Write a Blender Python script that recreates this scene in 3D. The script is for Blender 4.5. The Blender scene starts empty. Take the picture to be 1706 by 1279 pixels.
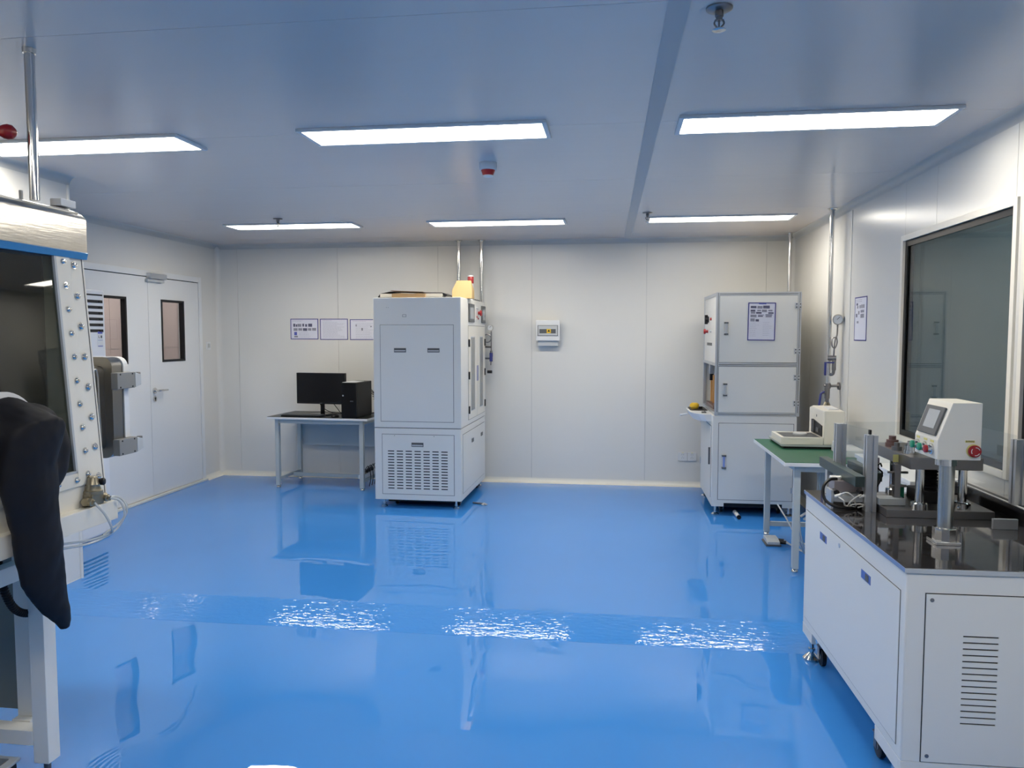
import bpy, bmesh, math, random
from mathutils import Matrix, Vector, Euler
random.seed(7)
PI = math.pi
SC = bpy.context.scene
COL = SC.collection

# ------------------------------------------------------------------ camera, world, exposure
FPX = 1280.0
YAW = math.atan(173 / math.hypot(FPX, 82.5))
PITCH = math.atan(82.5 / FPX)
cam_d = bpy.data.cameras.new('camera')
cam = bpy.data.objects.new('camera', cam_d)
COL.objects.link(cam)
cam_d.sensor_width = 36.0
cam_d.lens = FPX / 1706 * 36.0
cam_d.clip_start = 0.05
fw = Vector((-math.sin(YAW) * math.cos(PITCH), math.cos(YAW) * math.cos(PITCH), -math.sin(PITCH)))
rt = Vector((math.cos(YAW), math.sin(YAW), 0))
up = rt.cross(fw)
mm = Matrix((rt, up, -fw)).transposed().to_4x4()
mm.translation = Vector((0, 0, 1.62))
cam.matrix_world = mm
SC.camera = cam
LAMP = 24.5                      # strength of the ceiling light diffusers
LAMPCOL = (1.0, 0.935, 0.81)
SC.view_settings.view_transform = 'Standard'
SC.view_settings.look = 'None'
SC.view_settings.gamma = 1.0
SC.view_settings.use_curve_mapping = False
SC.view_settings.exposure = 0.0
w = bpy.data.worlds.new('world'); SC.world = w; w.use_nodes = True
w.node_tree.nodes['Background'].inputs[0].default_value = (0.35, 0.38, 0.42, 1)
w.node_tree.nodes['Background'].inputs[1].default_value = 0.15
try:
    SC.cycles.max_bounces = 8
    SC.cycles.caustics_reflective = False
    SC.cycles.caustics_refractive = False
    SC.cycles.sample_clamp_indirect = 4.0
    SC.cycles.use_denoising = True
except Exception:
    pass

# ------------------------------------------------------------------ materials
MATS = {}
def mat(name, col, rough=0.5, metal=0.0, spec=0.5, bump=None, var=None, coat=0.0, emit=None, estr=0.0, alpha=1.0, aniso=0.0):
    """bump = (scale, strength, (sx,sy,sz)); var = (scale, amount, (sx,sy,sz))"""
    if name in MATS: return MATS[name]
    m = bpy.data.materials.new(name); m.use_nodes = True
    nt = m.node_tree; b = nt.nodes['Principled BSDF']
    b.inputs['Base Color'].default_value = (*col, 1)
    b.inputs['Roughness'].default_value = rough
    b.inputs['Metallic'].default_value = metal
    b.inputs['Specular IOR Level'].default_value = spec
    b.inputs['Coat Weight'].default_value = coat
    b.inputs['Coat Roughness'].default_value = 0.08
    b.inputs['Alpha'].default_value = alpha
    if emit:
        b.inputs['Emission Color'].default_value = (*emit, 1); b.inputs['Emission Strength'].default_value = estr
    if bump or var:
        tc = nt.nodes.new('ShaderNodeTexCoord')
    if var:
        mp = nt.nodes.new('ShaderNodeMapping'); mp.inputs['Scale'].default_value = var[2]
        n = nt.nodes.new('ShaderNodeTexNoise'); n.inputs['Scale'].default_value = var[0]; n.inputs['Detail'].default_value = 4
        mx = nt.nodes.new('ShaderNodeMix'); mx.data_type = 'RGBA'
        nt.links.new(tc.outputs['Object'], mp.inputs[0]); nt.links.new(mp.outputs[0], n.inputs['Vector'])
        nt.links.new(n.outputs['Fac'], mx.inputs['Factor'])
        mx.inputs['A'].default_value = (*[c * (1 - var[1]) for c in col], 1)
        mx.inputs['B'].default_value = (*[min(1, c * (1 + var[1])) for c in col], 1)
        nt.links.new(mx.outputs['Result'], b.inputs['Base Color'])
    if bump:
        mp2 = nt.nodes.new('ShaderNodeMapping'); mp2.inputs['Scale'].default_value = bump[2]
        n2 = nt.nodes.new('ShaderNodeTexNoise'); n2.inputs['Scale'].default_value = bump[0]; n2.inputs['Detail'].default_value = 3
        bp = nt.nodes.new('ShaderNodeBump'); bp.inputs['Strength'].default_value = 1.0; bp.inputs['Distance'].default_value = bump[1]
        nt.links.new(tc.outputs['Object'], mp2.inputs[0]); nt.links.new(mp2.outputs[0], n2.inputs['Vector'])
        nt.links.new(n2.outputs['Fac'], bp.inputs['Height']); nt.links.new(bp.outputs[0], b.inputs['Normal'])
    MATS[name] = m
    return m

def glass(name, tint, mixw=0.0):
    """thin pane: tinted see-through plus fresnel reflection"""
    m = bpy.data.materials.new(name); m.use_nodes = True; nt = m.node_tree
    for n in list(nt.nodes):
        if n.type != 'OUTPUT_MATERIAL': nt.nodes.remove(n)
    out = [n for n in nt.nodes if n.type == 'OUTPUT_MATERIAL'][0]
    t = nt.nodes.new('ShaderNodeBsdfTransparent'); t.inputs[0].default_value = (*tint, 1)
    g = nt.nodes.new('ShaderNodeBsdfGlossy'); g.inputs['Roughness'].default_value = 0.02; g.inputs[0].default_value = (0.95, 0.97, 0.97, 1)
    fr = nt.nodes.new('ShaderNodeFresnel'); fr.inputs[0].default_value = 1.5
    mx = nt.nodes.new('ShaderNodeMixShader')
    ge = nt.nodes.new('ShaderNodeNewGeometry'); inv = nt.nodes.new('ShaderNodeMath'); inv.operation = 'SUBTRACT'; inv.inputs[0].default_value = 1.0
    mu = nt.nodes.new('ShaderNodeMath'); mu.operation = 'MULTIPLY'
    t2 = nt.nodes.new('ShaderNodeBsdfTransparent'); m2 = nt.nodes.new('ShaderNodeMixShader')
    nt.links.new(ge.outputs['Backfacing'], inv.inputs[1]); nt.links.new(fr.outputs[0], mu.inputs[0]); nt.links.new(inv.outputs[0], mu.inputs[1])
    nt.links.new(ge.outputs['Backfacing'], m2.inputs[0]); nt.links.new(t.outputs[0], m2.inputs[1]); nt.links.new(t2.outputs[0], m2.inputs[2])
    nt.links.new(mu.outputs[0], mx.inputs[0]); nt.links.new(m2.outputs[0], mx.inputs[1]); nt.links.new(g.outputs[0], mx.inputs[2])
    nt.links.new(mx.outputs[0], out.inputs[0])
    MATS[name] = m
    return m

V1 = (1, 1, 1)
M_wall = mat('wall_paint', (0.735, 0.725, 0.69), 0.25, spec=0.45, var=(1.2, 0.02, V1))
M_ceil = mat('ceiling_paint', (0.76, 0.69, 0.645), 0.22, spec=0.6, bump=(3.0, 0.002, (0.15, 1, 1)))
M_band = mat('ceiling_strip', (0.50, 0.50, 0.50), 0.4, spec=0.4)
M_cove = mat('cove_aluminium', (0.52, 0.53, 0.52), 0.35, spec=0.5)
M_skirt = mat('skirting_paint', (0.78, 0.76, 0.69), 0.35)
M_joint = mat('panel_joint', (0.36, 0.38, 0.40), 0.6)
M_white = mat('white_powder_coat', (0.78, 0.765, 0.72), 0.38, spec=0.4)
M_white2 = mat('cream_powder_coat', (0.82, 0.78, 0.69), 0.38, spec=0.4)
M_dcoat = mat('door_paint', (0.76, 0.77, 0.77), 0.35)
M_grey = mat('grey_powder_coat', (0.46, 0.50, 0.50), 0.4)
M_alu = mat('anodised_aluminium', (0.58, 0.60, 0.63), 0.32, metal=0.75)
M_steel = mat('brushed_steel', (0.42, 0.40, 0.365), 0.3, metal=1.0, var=(5, 0.22, (1, 1, 1)), bump=(12, 0.0006, (1, 1, 14)))
M_csteel = mat('dark_stainless', (0.27, 0.26, 0.245), 0.3, metal=1.0, bump=(12, 0.0006, (1, 1, 14)))
M_col = mat('ground_steel_column', (0.50, 0.51, 0.49), 0.24, metal=0.9)
M_chrome = mat('polished_steel', (0.72, 0.71, 0.69), 0.12, metal=1.0)
M_dsteel = mat('dull_steel', (0.26, 0.25, 0.25), 0.33, metal=0.9)
M_black = mat('black_plastic', (0.007, 0.007, 0.009), 0.4, spec=0.3)
M_matte = mat('black_rubber', (0.008, 0.008, 0.011), 0.6, spec=0.22)
M_blackg = mat('glossy_black', (0.005, 0.005, 0.006), 0.15, spec=0.25)
M_dark = mat('dark_recess', (0.02, 0.02, 0.022), 0.8)
M_gasket = mat('dark_gasket', (0.12, 0.12, 0.12), 0.7)
M_dgrey = mat('dark_grey_plastic', (0.09, 0.095, 0.10), 0.45)
M_lgrey = mat('light_grey_plastic', (0.50, 0.52, 0.53), 0.45)
M_red = mat('red_plastic', (0.34, 0.012, 0.016), 0.3)
M_green = mat('green_plastic', (0.02, 0.28, 0.16), 0.3)
M_blue = mat('blue_film', (0.035, 0.24, 0.52), 0.35)
M_bplas = mat('blue_handle_plastic', (0.03, 0.04, 0.20), 0.4)
M_yel = mat('yellow_card', (0.46, 0.32, 0.145), 0.7)
M_yel2 = mat('yellow_plastic', (0.78, 0.50, 0.03), 0.35)
M_sticker = mat('yellow_sticker', (0.75, 0.68, 0.25), 0.5)
M_card = mat('brown_cardboard', (0.40, 0.26, 0.13), 0.8, var=(9, 0.18, V1))
M_bench = mat('green_bench_mat', (0.015, 0.12, 0.062), 0.42)
M_desk = mat('dark_desk_mat', (0.02, 0.024, 0.022), 0.35)
M_edge = mat('white_edge_band', (0.74, 0.75, 0.76), 0.35)
M_paper = mat('white_paper', (0.72, 0.72, 0.80), 0.6)
M_border = mat('navy_print', (0.03, 0.03, 0.22), 0.5)
M_print = mat('grey_print', (0.42, 0.42, 0.50), 0.6)
M_photo = mat('dark_photo_print', (0.10, 0.10, 0.16), 0.5, var=(60, 0.7, V1))
M_photo2 = mat('grey_photo_print', (0.26, 0.26, 0.32), 0.5, var=(60, 0.5, V1))
M_ink = mat('blue_print', (0.10, 0.12, 0.45), 0.5)
M_brass = mat('nickel_brass', (0.34, 0.30, 0.22), 0.35, metal=0.85)
M_bronze = mat('bronze_nut', (0.20, 0.12, 0.11), 0.35, metal=0.6)
M_orange = mat('orange_rail', (0.70, 0.36, 0.12), 0.4)
M_screen = mat('lcd_screen', (0.40, 0.42, 0.43), 0.25)
M_plate = mat('polished_worktop_steel', (0.20, 0.19, 0.20), 0.06, metal=0.9, var=(5, 0.3, (1, 3, 1)))
M_tube = mat('clear_air_tube', (0.62, 0.66, 0.68), 0.2, alpha=0.75)
M_wtube = mat('white_air_tube', (0.75, 0.74, 0.72), 0.35)
M_acw = mat('air_conditioner_white', (0.80, 0.81, 0.83), 0.3)
M_hall = mat('hall_wall_paint', (0.50, 0.42, 0.40), 0.6, var=(2, 0.05, V1))
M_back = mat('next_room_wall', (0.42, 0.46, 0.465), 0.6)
M_lamp = mat('lamp_diffuser', (0.9, 0.9, 0.9), 0.5, emit=LAMPCOL, estr=LAMP)
M_hfill = mat('added_hall_fill', (0.9, 0.9, 0.9), 0.5, emit=(1, 0.95, 0.9), estr=13.0)
M_nfill = mat('added_next_room_fill', (0.9, 0.9, 0.9), 0.5, emit=(0.9, 1, 1), estr=7.0)
G_win = glass('tinted_window_glass', (0.60, 0.65, 0.645))
G_door = glass('door_window_glass', (0.8, 0.8, 0.8))
G_box = glass('smoked_window_glass', (0.30, 0.34, 0.31))
G_shield = glass('acrylic_shield', (0.90, 0.92, 0.93))

def floor_mat(name, bscale, bdist, bscale2, bdist2, stretch=(1, 1, 1), rough=0.006, shift=0.0):
    m = bpy.data.materials.new(name); m.use_nodes = True
    nt = m.node_tree; b = nt.nodes['Principled BSDF']; L = nt.links.new
    tc = nt.nodes.new('ShaderNodeTexCoord')
    n = nt.nodes.new('ShaderNodeTexNoise'); n.inputs['Scale'].default_value = 0.9; n.inputs['Detail'].default_value = 3
    mx = nt.nodes.new('ShaderNodeMix'); mx.data_type = 'RGBA'
    mx.inputs['A'].default_value = (0.045, 0.243, 0.68, 1); mx.inputs['B'].default_value = (0.055, 0.270, 0.74, 1)
    L(tc.outputs['Object'], n.inputs['Vector']); L(n.outputs['Fac'], mx.inputs['Factor']); L(mx.outputs['Result'], b.inputs['Base Color'])
    b.inputs['Roughness'].default_value = rough
    b.inputs['IOR'].default_value = 1.62
    mp = nt.nodes.new('ShaderNodeMapping'); mp.inputs['Scale'].default_value = stretch; mp.inputs['Location'].default_value = (0, shift, 0)
    L(tc.outputs['Object'], mp.inputs[0])
    n1 = nt.nodes.new('ShaderNodeTexNoise'); n1.inputs['Scale'].default_value = bscale; n1.inputs['Detail'].default_value = 1
    n2 = nt.nodes.new('ShaderNodeTexNoise'); n2.inputs['Scale'].default_value = bscale2; n2.inputs['Detail'].default_value = 2
    L(mp.outputs[0], n1.inputs['Vector']); L(mp.outputs[0], n2.inputs['Vector'])
    b1 = nt.nodes.new('ShaderNodeBump'); b1.inputs['Distance'].default_value = bdist
    b2 = nt.nodes.new('ShaderNodeBump'); b2.inputs['Distance'].default_value = bdist2
    L(n1.outputs['Fac'], b1.inputs['Height']); L(n2.outputs['Fac'], b2.inputs['Height'])
    L(b1.outputs[0], b2.inputs['Normal']); L(b2.outputs[0], b.inputs['Normal'])
    return m
M_floor = floor_mat('blue_epoxy_floor', 1.6, 0.0100, 7.0, 0.0002, shift=0.65)
M_floor2 = floor_mat('blue_epoxy_floor_raised', 1.4, 0.0045, 7.0, 0.0002)
M_ramp = floor_mat('blue_epoxy_ramp', 3.0, 0.004, 38.0, 0.0023, (0.5, 1.3, 1), 0.008)

# ------------------------------------------------------------------ geometry helpers
def box(bm, x0, x1, y0, y1, z0, z1):
    if x0 > x1: x0, x1 = x1, x0
    if y0 > y1: y0, y1 = y1, y0
    if z0 > z1: z0, z1 = z1, z0
    v = [bm.verts.new(p) for p in ((x0, y0, z0), (x1, y0, z0), (x1, y1, z0), (x0, y1, z0), (x0, y0, z1), (x1, y0, z1), (x1, y1, z1), (x0, y1, z1))]
    for f in ((0, 3, 2, 1), (4, 5, 6, 7), (0, 1, 5, 4), (1, 2, 6, 5), (2, 3, 7, 6), (3, 0, 4, 7)):
        bm.faces.new([v[i] for i in f])

def fbox(bm, d, c, a0, a1, z0, z1, d0, d1):
    """box on a vertical face: d = face direction, c = its coordinate, a = the other horizontal axis, d0..d1 outward"""
    if d == '-y': box(bm, a0, a1, c - d1, c - d0, z0, z1)
    elif d == '+y': box(bm, a0, a1, c + d0, c + d1, z0, z1)
    elif d == '+x': box(bm, c + d0, c + d1, a0, a1, z0, z1)
    elif d == '-x': box(bm, c - d1, c - d0, a0, a1, z0, z1)

def frame_of(p0, p1):
    z = (Vector(p1) - Vector(p0)).normalized()
    a = Vector((0, 0, 1)) if abs(z.z) < 0.9 else Vector((1, 0, 0))
    x = a.cross(z).normalized(); y = z.cross(x)
    return x, y, z

def cyl(bm, p0, p1, r, seg=20, r2=None):
    r2 = r if r2 is None else r2
    x, y, z = frame_of(p0, p1); p0 = Vector(p0); p1 = Vector(p1)
    A = [bm.verts.new(p0 + r * (math.cos(2 * PI * i / seg) * x + math.sin(2 * PI * i / seg) * y)) for i in range(seg)]
    B = [bm.verts.new(p1 + r2 * (math.cos(2 * PI * i / seg) * x + math.sin(2 * PI * i / seg) * y)) for i in range(seg)]
    for i in range(seg):
        j = (i + 1) % seg
        bm.faces.new((A[i], A[j], B[j], B[i]))
    bm.faces.new(list(reversed(A))); bm.faces.new(B)

def lathe(bm, c, axis, prof, seg=24):
    """prof = [(distance along axis, radius)]"""
    c = Vector(c); x, y, z = frame_of((0, 0, 0), axis)
    rings = []
    for h, r in prof:
        rings.append([bm.verts.new(c + z * h + max(r, 1e-4) * (math.cos(2 * PI * i / seg) * x + math.sin(2 * PI * i / seg) * y)) for i in range(seg)])
    for A, B in zip(rings, rings[1:]):
        for i in range(seg):
            j = (i + 1) % seg
            bm.faces.new((A[i], A[j], B[j], B[i]))
    bm.faces.new(list(reversed(rings[0]))); bm.faces.new(rings[-1])

def spline(pts, n=8):
    P = [Vector(p) for p in pts]; P = [2 * P[0] - P[1]] + P + [2 * P[-1] - P[-2]]
    out = []
    for i in range(1, len(P) - 2):
        for k in range(n):
            t = k / n
            out.append(0.5 * ((2 * P[i]) + (-P[i-1] + P[i+1]) * t + (2*P[i-1] - 5*P[i] + 4*P[i+1] - P[i+2]) * t*t + (-P[i-1] + 3*P[i] - 3*P[i+1] + P[i+2]) * t**3))
    out.append(P[-2])
    return out

def tube(bm, pts, r, seg=8, smooth=True, rad=None):
    P = spline(pts) if smooth else [Vector(p) for p in pts]
    rings = []; n = None
    for i, p in enumerate(P):
        t = (P[min(i + 1, len(P) - 1)] - P[max(i - 1, 0)]).normalized()
        if n is None:
            a = Vector((0, 0, 1)) if abs(t.z) < 0.9 else Vector((1, 0, 0))
            n = a.cross(t).normalized()
        n = (n - n.dot(t) * t).normalized(); b = t.cross(n)
        rr = rad(i) if rad else r
        rings.append([bm.verts.new(p + rr * (math.cos(2 * PI * k / seg) * n + math.sin(2 * PI * k / seg) * b)) for k in range(seg)])
    for A, B in zip(rings, rings[1:]):
        for i in range(seg):
            j = (i + 1) % seg
            bm.faces.new((A[i], A[j], B[j], B[i]))
    bm.faces.new(list(reversed(rings[0]))); bm.faces.new(rings[-1])

def prism(bm, poly, axis, a, b):
    """poly in the two remaining axes, in order (y,z) for x, (x,z) for y, (x,y) for z"""
    def P(u, v, w): return {'x': (w, u, v), 'y': (u, w, v), 'z': (u, v, w)}[axis]
    A = [bm.verts.new(P(u, v, a)) for u, v in poly]; B = [bm.verts.new(P(u, v, b)) for u, v in poly]
    n = len(poly)
    for i in range(n):
        j = (i + 1) % n
        bm.faces.new((A[i], A[j], B[j], B[i]))
    bm.faces.new(list(reversed(A))); bm.faces.new(B)

FR = {}
def mesh_of(name, bm, m, bev=0.0, seg=2):
    if bev > 0:
        es = [e for e in bm.edges if len(e.link_faces) == 2 and e.calc_face_angle(0) > 0.6]
        res = bmesh.ops.bevel(bm, geom=es, offset=bev, segments=seg, profile=0.6, affect='EDGES', clamp_overlap=True)
    bmesh.ops.recalc_face_normals(bm, faces=bm.faces[:])
    for f in bm.faces: f.smooth = True
    if bev > 0 and es:                      # keep the flat sides flat, round only the bevels
        new = set(res['faces'])
        for f in bm.faces:
            if f not in new: f.smooth = False
    for e in bm.edges:
        if len(e.link_faces) == 2 and e.calc_face_angle(0) > 0.6: e.smooth = False
    me = bpy.data.meshes.new(name); bm.to_mesh(me); bm.free()
    for x in (m if isinstance(m, (list, tuple)) else [m]): me.materials.append(x)
    return me

def obj(name, bm, m, parent=None, bev=0.0, label=None, seg=2):
    """a mesh given in world coordinates, linked as one object, at its own centre"""
    co = [v.co for v in bm.verts]
    c = Vector([(min(v[i] for v in co) + max(v[i] for v in co)) / 2 for i in range(3)])
    bmesh.ops.translate(bm, verts=bm.verts[:], vec=-c)
    me = mesh_of(name, bm, m, bev, seg)
    return place(name, me, Matrix.Translation(c), parent, label)

def place(name, me, M, parent=None, label=None):
    o = bpy.data.objects.new(name, me); COL.objects.link(o)
    if parent is not None:
        o.parent = parent; o.matrix_local = FR[parent].inverted() @ M
    else:
        o.matrix_world = M
    FR[o] = M.copy()
    if label: o['label'] = label
    return o

def tag(o, label=None, cat=None, group=None, kind=None):
    if label: o['label'] = label
    if cat: o['category'] = cat
    if group: o['group'] = group
    if kind: o['kind'] = kind
    return o

def thing(name, loc, label, cat, group=None):
    o = bpy.data.objects.new(name, None); COL.objects.link(o); o.empty_display_size = 0.1
    o.matrix_world = Matrix.Translation(loc); FR[o] = Matrix.Translation(loc)
    return tag(o, label, cat, group)

def struct(name, bm, m, parent=None, bev=0.0):
    o = obj(name, bm, m, parent, bev)
    if parent is None: o['kind'] = 'structure'
    return o

def B(name, x0, x1, y0, y1, z0, z1, m, parent, bev=0.002, label=None):
    bm = bmesh.new(); box(bm, x0, x1, y0, y1, z0, z1)
    return obj(name, bm, m, parent, bev, label)

def Cy(name, p0, p1, r, m, parent, seg=20, r2=None, bev=0.0, label=None):
    bm = bmesh.new(); cyl(bm, p0, p1, r, seg, r2)
    return obj(name, bm, m, parent, bev, label)

def slab(name, parent, d, c, a0, a1, z0, z1, m, t=0.004, gap=0.004, label=None):
    """a door or cover panel standing proud of a dark gasket line"""
    bm = bmesh.new(); fbox(bm, d, c, a0 - gap, a1 + gap, z0 - gap, z1 + gap, -0.001, 0.0012)
    p = bmesh.new(); fbox(p, d, c, a0, a1, z0, z1, 0.0, t)
    o = obj(name, p, m, parent, 0.0012, label)
    obj('gasket', bm, M_gasket, o)
    return o

def copy_tree(o, parent=None):
    c = o.copy(); COL.objects.link(c)
    if parent is not None: c.parent = parent
    FR[c] = FR.get(o, Matrix())
    for ch in o.children:
        copy_tree(ch, c)
    return c

def text_mesh(txt, size, M, m, parent, name='lettering'):
    cu = bpy.data.curves.new('txt', 'FONT'); cu.body = txt; cu.size = size; cu.align_x = 'CENTER'; cu.align_y = 'CENTER'; cu.extrude = 0.0004
    cu.resolution_u = 2
    t = bpy.data.objects.new('txt', cu); COL.objects.link(t)
    dg = bpy.context.evaluated_depsgraph_get()
    me = bpy.data.meshes.new_from_object(t.evaluated_get(dg)); bpy.data.objects.remove(t)
    me.materials.clear(); me.materials.append(m)
    return place(name, me, M, parent)

ROT_NY = Matrix.Rotation(PI / 2, 4, 'X')                                   # text readable on a face looking to -y
ROT_PX = Matrix.Rotation(PI / 2, 4, 'Z') @ Matrix.Rotation(PI / 2, 4, 'X')  # on a face looking to +x
ROT_NX = Matrix.Rotation(-PI / 2, 4, 'Z') @ Matrix.Rotation(PI / 2, 4, 'X')

# ------------------------------------------------------------------ the room
H = 2.60; XL = -4.37; XR = 1.755; YB = 8.03; YF = -1.9; XN = -3.40; YN = 4.45; F = 0.055

bm = bmesh.new(); box(bm, XL - 0.2, XR + 0.2, YF - 0.2, 3.98, -0.15, 0.0)
struct('floor', bm, M_floor)
bm = bmesh.new(); box(bm, XL - 0.2, XR + 0.2, 4.26, YB + 0.2, -0.15, F)
struct('floor_raised', bm, M_floor2)
bm = bmesh.new()
prism(bm, [(3.972, -0.15), (4.262, -0.15), (4.262, F + 0.0005), (4.245, F + 0.0005), (4.0, 0.0035), (3.972, 0.0005)], 'x', XL - 0.2, XR + 0.2)
struct('floor_ramp', bm, M_ramp)

# back wall: panels on a backing sheet
bm = bmesh.new(); box(bm, XL - 0.1, XR + 0.1, YB + 0.006, YB + 0.10, 0, H)
wb = struct('wall_back', bm, M_joint)
xs = [XL, -4.13, -2.984, -1.875, -0.874, 0.308, 1.49, XR]
for a, b in zip(xs, xs[1:]):
    bm = bmesh.new(); box(bm, a + 0.0012, b - 0.0012, YB, YB + 0.0055, 0, H); obj('wall_panel', bm, M_wall, wb)

# right wall with two window openings
WZ0, WZ1 = 1.0, 2.19
W1 = (3.72, 5.045); W2 = (2.30, 3.60)
def pieces(ys, holes, z0=0.0, z1=H):
    """split the span into rectangles leaving the holes free"""
    out = []
    for a, b in zip(ys, ys[1:]):
        hs = [h for h in holes if h[0] <= a + 1e-6 and h[1] >= b - 1e-6]
        if hs:
            h = hs[0]
            if h[2] > z0: out.append((a, b, z0, h[2]))
            if h[3] < z1: out.append((a, b, h[3], z1))
        else: out.append((a, b, z0, z1))
    return out
holes = [(W1[0], W1[1], WZ0, WZ1), (W2[0], W2[1], WZ0, WZ1)]
ys = sorted([YF, -0.8, 0.4, 1.3, 4.58, 6.14, 7.3, YB, *W1, *W2])
bm = bmesh.new()
for a, b, z0, z1 in pieces(sorted([YF, YB + 0.1, *W1, *W2]), holes): box(bm, XR + 0.006, XR + 0.06, a, b, z0, z1)
wr = struct('wall_right', bm, M_joint)
for a, b, z0, z1 in pieces(ys, holes):
    bm = bmesh.new(); box(bm, XR, XR + 0.0055, a + 0.0012, b - 0.0012, z0, z1); obj('wall_panel', bm, M_wall, wr)
bm = bmesh.new(); box(bm, XR - 0.004, XR, 6.12, 6.165, F + 0.06, H - 0.05); obj('joint_strip', bm, M_wall, wr, 0.001)

for i, (a, b) in enumerate((W1, W2)):
    bm = bmesh.new()
    for (p, q, r_, s) in ((a - 0.035, a, WZ0 - 0.035, WZ1 + 0.035), (b, b + 0.035, WZ0 - 0.035, WZ1 + 0.035)): box(bm, XR - 0.012, XR + 0.06, p, q, r_, s)
    box(bm, XR - 0.012, XR + 0.06, a, b, WZ1, WZ1 + 0.035); box(bm, XR - 0.012, XR + 0.06, a, b, WZ0 - 0.035, WZ0)
    wn = obj('window_%d' % (i + 1), bm, M_white2, None, 0.002); wn['kind'] = 'structure'
    bm = bmesh.new(); t = 0.034
    box(bm, XR + 0.004, XR + 0.012, a, a + t, WZ0, WZ1); box(bm, XR + 0.004, XR + 0.012, b - t, b, WZ0, WZ1)
    box(bm, XR + 0.004, XR + 0.012, a + t, b - t, WZ0, WZ0 + t); box(bm, XR + 0.004, XR + 0.012, a + t, b - t, WZ1 - t, WZ1)
    obj('window_gasket', bm, M_black, wn)
    bm = bmesh.new(); box(bm, XR + 0.014, XR + 0.018, a, b, WZ0, WZ1); obj('window_pane', bm, G_win, wn)
    bm = bmesh.new(); box(bm, XR + 0.055, XR + 0.059, a, b, WZ0, WZ1); obj('window_pane', bm, G_win, wn)

# the neighbouring room behind the windows
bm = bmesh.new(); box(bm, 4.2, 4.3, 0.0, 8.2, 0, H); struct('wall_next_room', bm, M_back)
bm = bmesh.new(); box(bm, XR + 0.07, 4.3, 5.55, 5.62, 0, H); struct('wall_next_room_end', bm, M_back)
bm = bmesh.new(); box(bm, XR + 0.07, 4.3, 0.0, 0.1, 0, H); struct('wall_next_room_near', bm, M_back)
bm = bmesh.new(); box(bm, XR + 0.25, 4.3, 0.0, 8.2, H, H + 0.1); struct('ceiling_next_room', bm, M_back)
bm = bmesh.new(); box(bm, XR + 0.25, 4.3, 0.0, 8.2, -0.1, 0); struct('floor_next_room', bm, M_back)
for k, yn in enumerate((0.8, 2.4, 4.0)):  # added lights out of view, brightening what shows through the windows
    bm = bmesh.new(); box(bm, 2.7, 3.0, yn, yn + 1.2, H - 0.02, H - 0.001)
    tag(obj('ceiling_light', bm, M_nfill), ('nearest', 'middle', 'farthest')[k] + ' added fill light, unseen, brightening the room behind the tinted windows', 'light')

# left wall with the double door, and the bay in front of it
DY0, DY1, DZ1 = 5.86, 7.625, 2.165
bm = bmesh.new()
for a, b, z0, z1 in pieces([YN - 0.2, DY0, DY1, YB + 0.1], [(DY0, DY1, 0, DZ1)]): box(bm, XL - 0.06, XL, a, b, z0, z1)
struct('wall_left', bm, M_wall)
bm = bmesh.new(); box(bm, XL - 0.06, XN, YF, YN, 0, H)
struct('wall_left_bay', bm, M_wall)
bm = bmesh.new(); box(bm, XL - 0.2, XR + 0.2, YF - 0.1, YF, 0, H)
struct('wall_front', bm, M_wall)

# ceiling: panels, joints and the grey strip
bm = bmesh.new(); box(bm, XL - 0.1, XR + 0.1, YF - 0.1, YB + 0.1, H + 0.006, H + 0.1)
ce = struct('ceiling', bm, M_joint)
yy = [YF, -0.23, 1.07, 2.37, 3.675, 4.98, 6.28, 7.58, YB + 0.05]
def strip_x(y): return 0.178 - (y - 2.37) * 0.0122
for a, b in zip(yy, yy[1:]):
    for side in (0, 1):
        bm = bmesh.new()
        if side == 0: pl = [(XL - 0.05, a + 0.0012), (strip_x(a), a + 0.0012), (strip_x(b), b - 0.0012), (XL - 0.05, b - 0.0012)]
        else: pl = [(strip_x(a) + 0.003, a + 0.0012), (XR + 0.05, a + 0.0012), (XR + 0.05, b - 0.0012), (strip_x(b) + 0.003, b - 0.0012)]
        prism(bm, pl, 'z', H, H + 0.0055); obj('ceiling_panel', bm, M_ceil, ce)
bm = bmesh.new()
prism(bm, [(strip_x(YF) - 0.034, YF), (strip_x(YF) + 0.034, YF), (strip_x(YB) + 0.034, YB), (strip_x(YB) - 0.034, YB)], 'z', H - 0.003, H - 0.0002)
obj('joint_strip', bm, M_band, ce)

# coves: concave quarter-round aluminium profiles
def cove(name, p, q, n1, n2, R=0.05, m=None, kind='structure'):
    """from p to q; n1, n2 = directions away from the corner along the two surfaces"""
    bm = bmesh.new(); p = Vector(p); q = Vector(q); n1 = Vector(n1); n2 = Vector(n2); seg = 6
    prof = [Vector((0, 0, 0))]
    for i in range(seg + 1):
        a = i / seg * PI / 2
        prof.append(n1 * (R - R * math.sin(a)) + n2 * (R - R * math.cos(a)))
    A = [bm.verts.new(p + v) for v in prof]; Bv = [bm.verts.new(q + v) for v in prof]; n = len(prof)
    for i in range(n):
        j = (i + 1) % n; bm.faces.new((A[i], A[j], Bv[j], Bv[i]))
    bm.faces.new(list(reversed(A))); bm.faces.new(Bv)
    o = obj(name, bm, m or M_cove); o['kind'] = kind
    return o
cove('trim_ceiling_back', (XL, YB, H), (XR, YB, H), (0, -1, 0), (0, 0, -1))
cove('trim_ceiling_right', (XR, YF, H), (XR, YB, H), (-1, 0, 0), (0, 0, -1))
cove('trim_ceiling_left', (XL, YN, H), (XL, YB, H), (1, 0, 0), (0, 0, -1))
cove('trim_ceiling_bay', (XN, YF, H), (XN, YN + 0.02, H), (1, 0, 0), (0, 0, -1))
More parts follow.
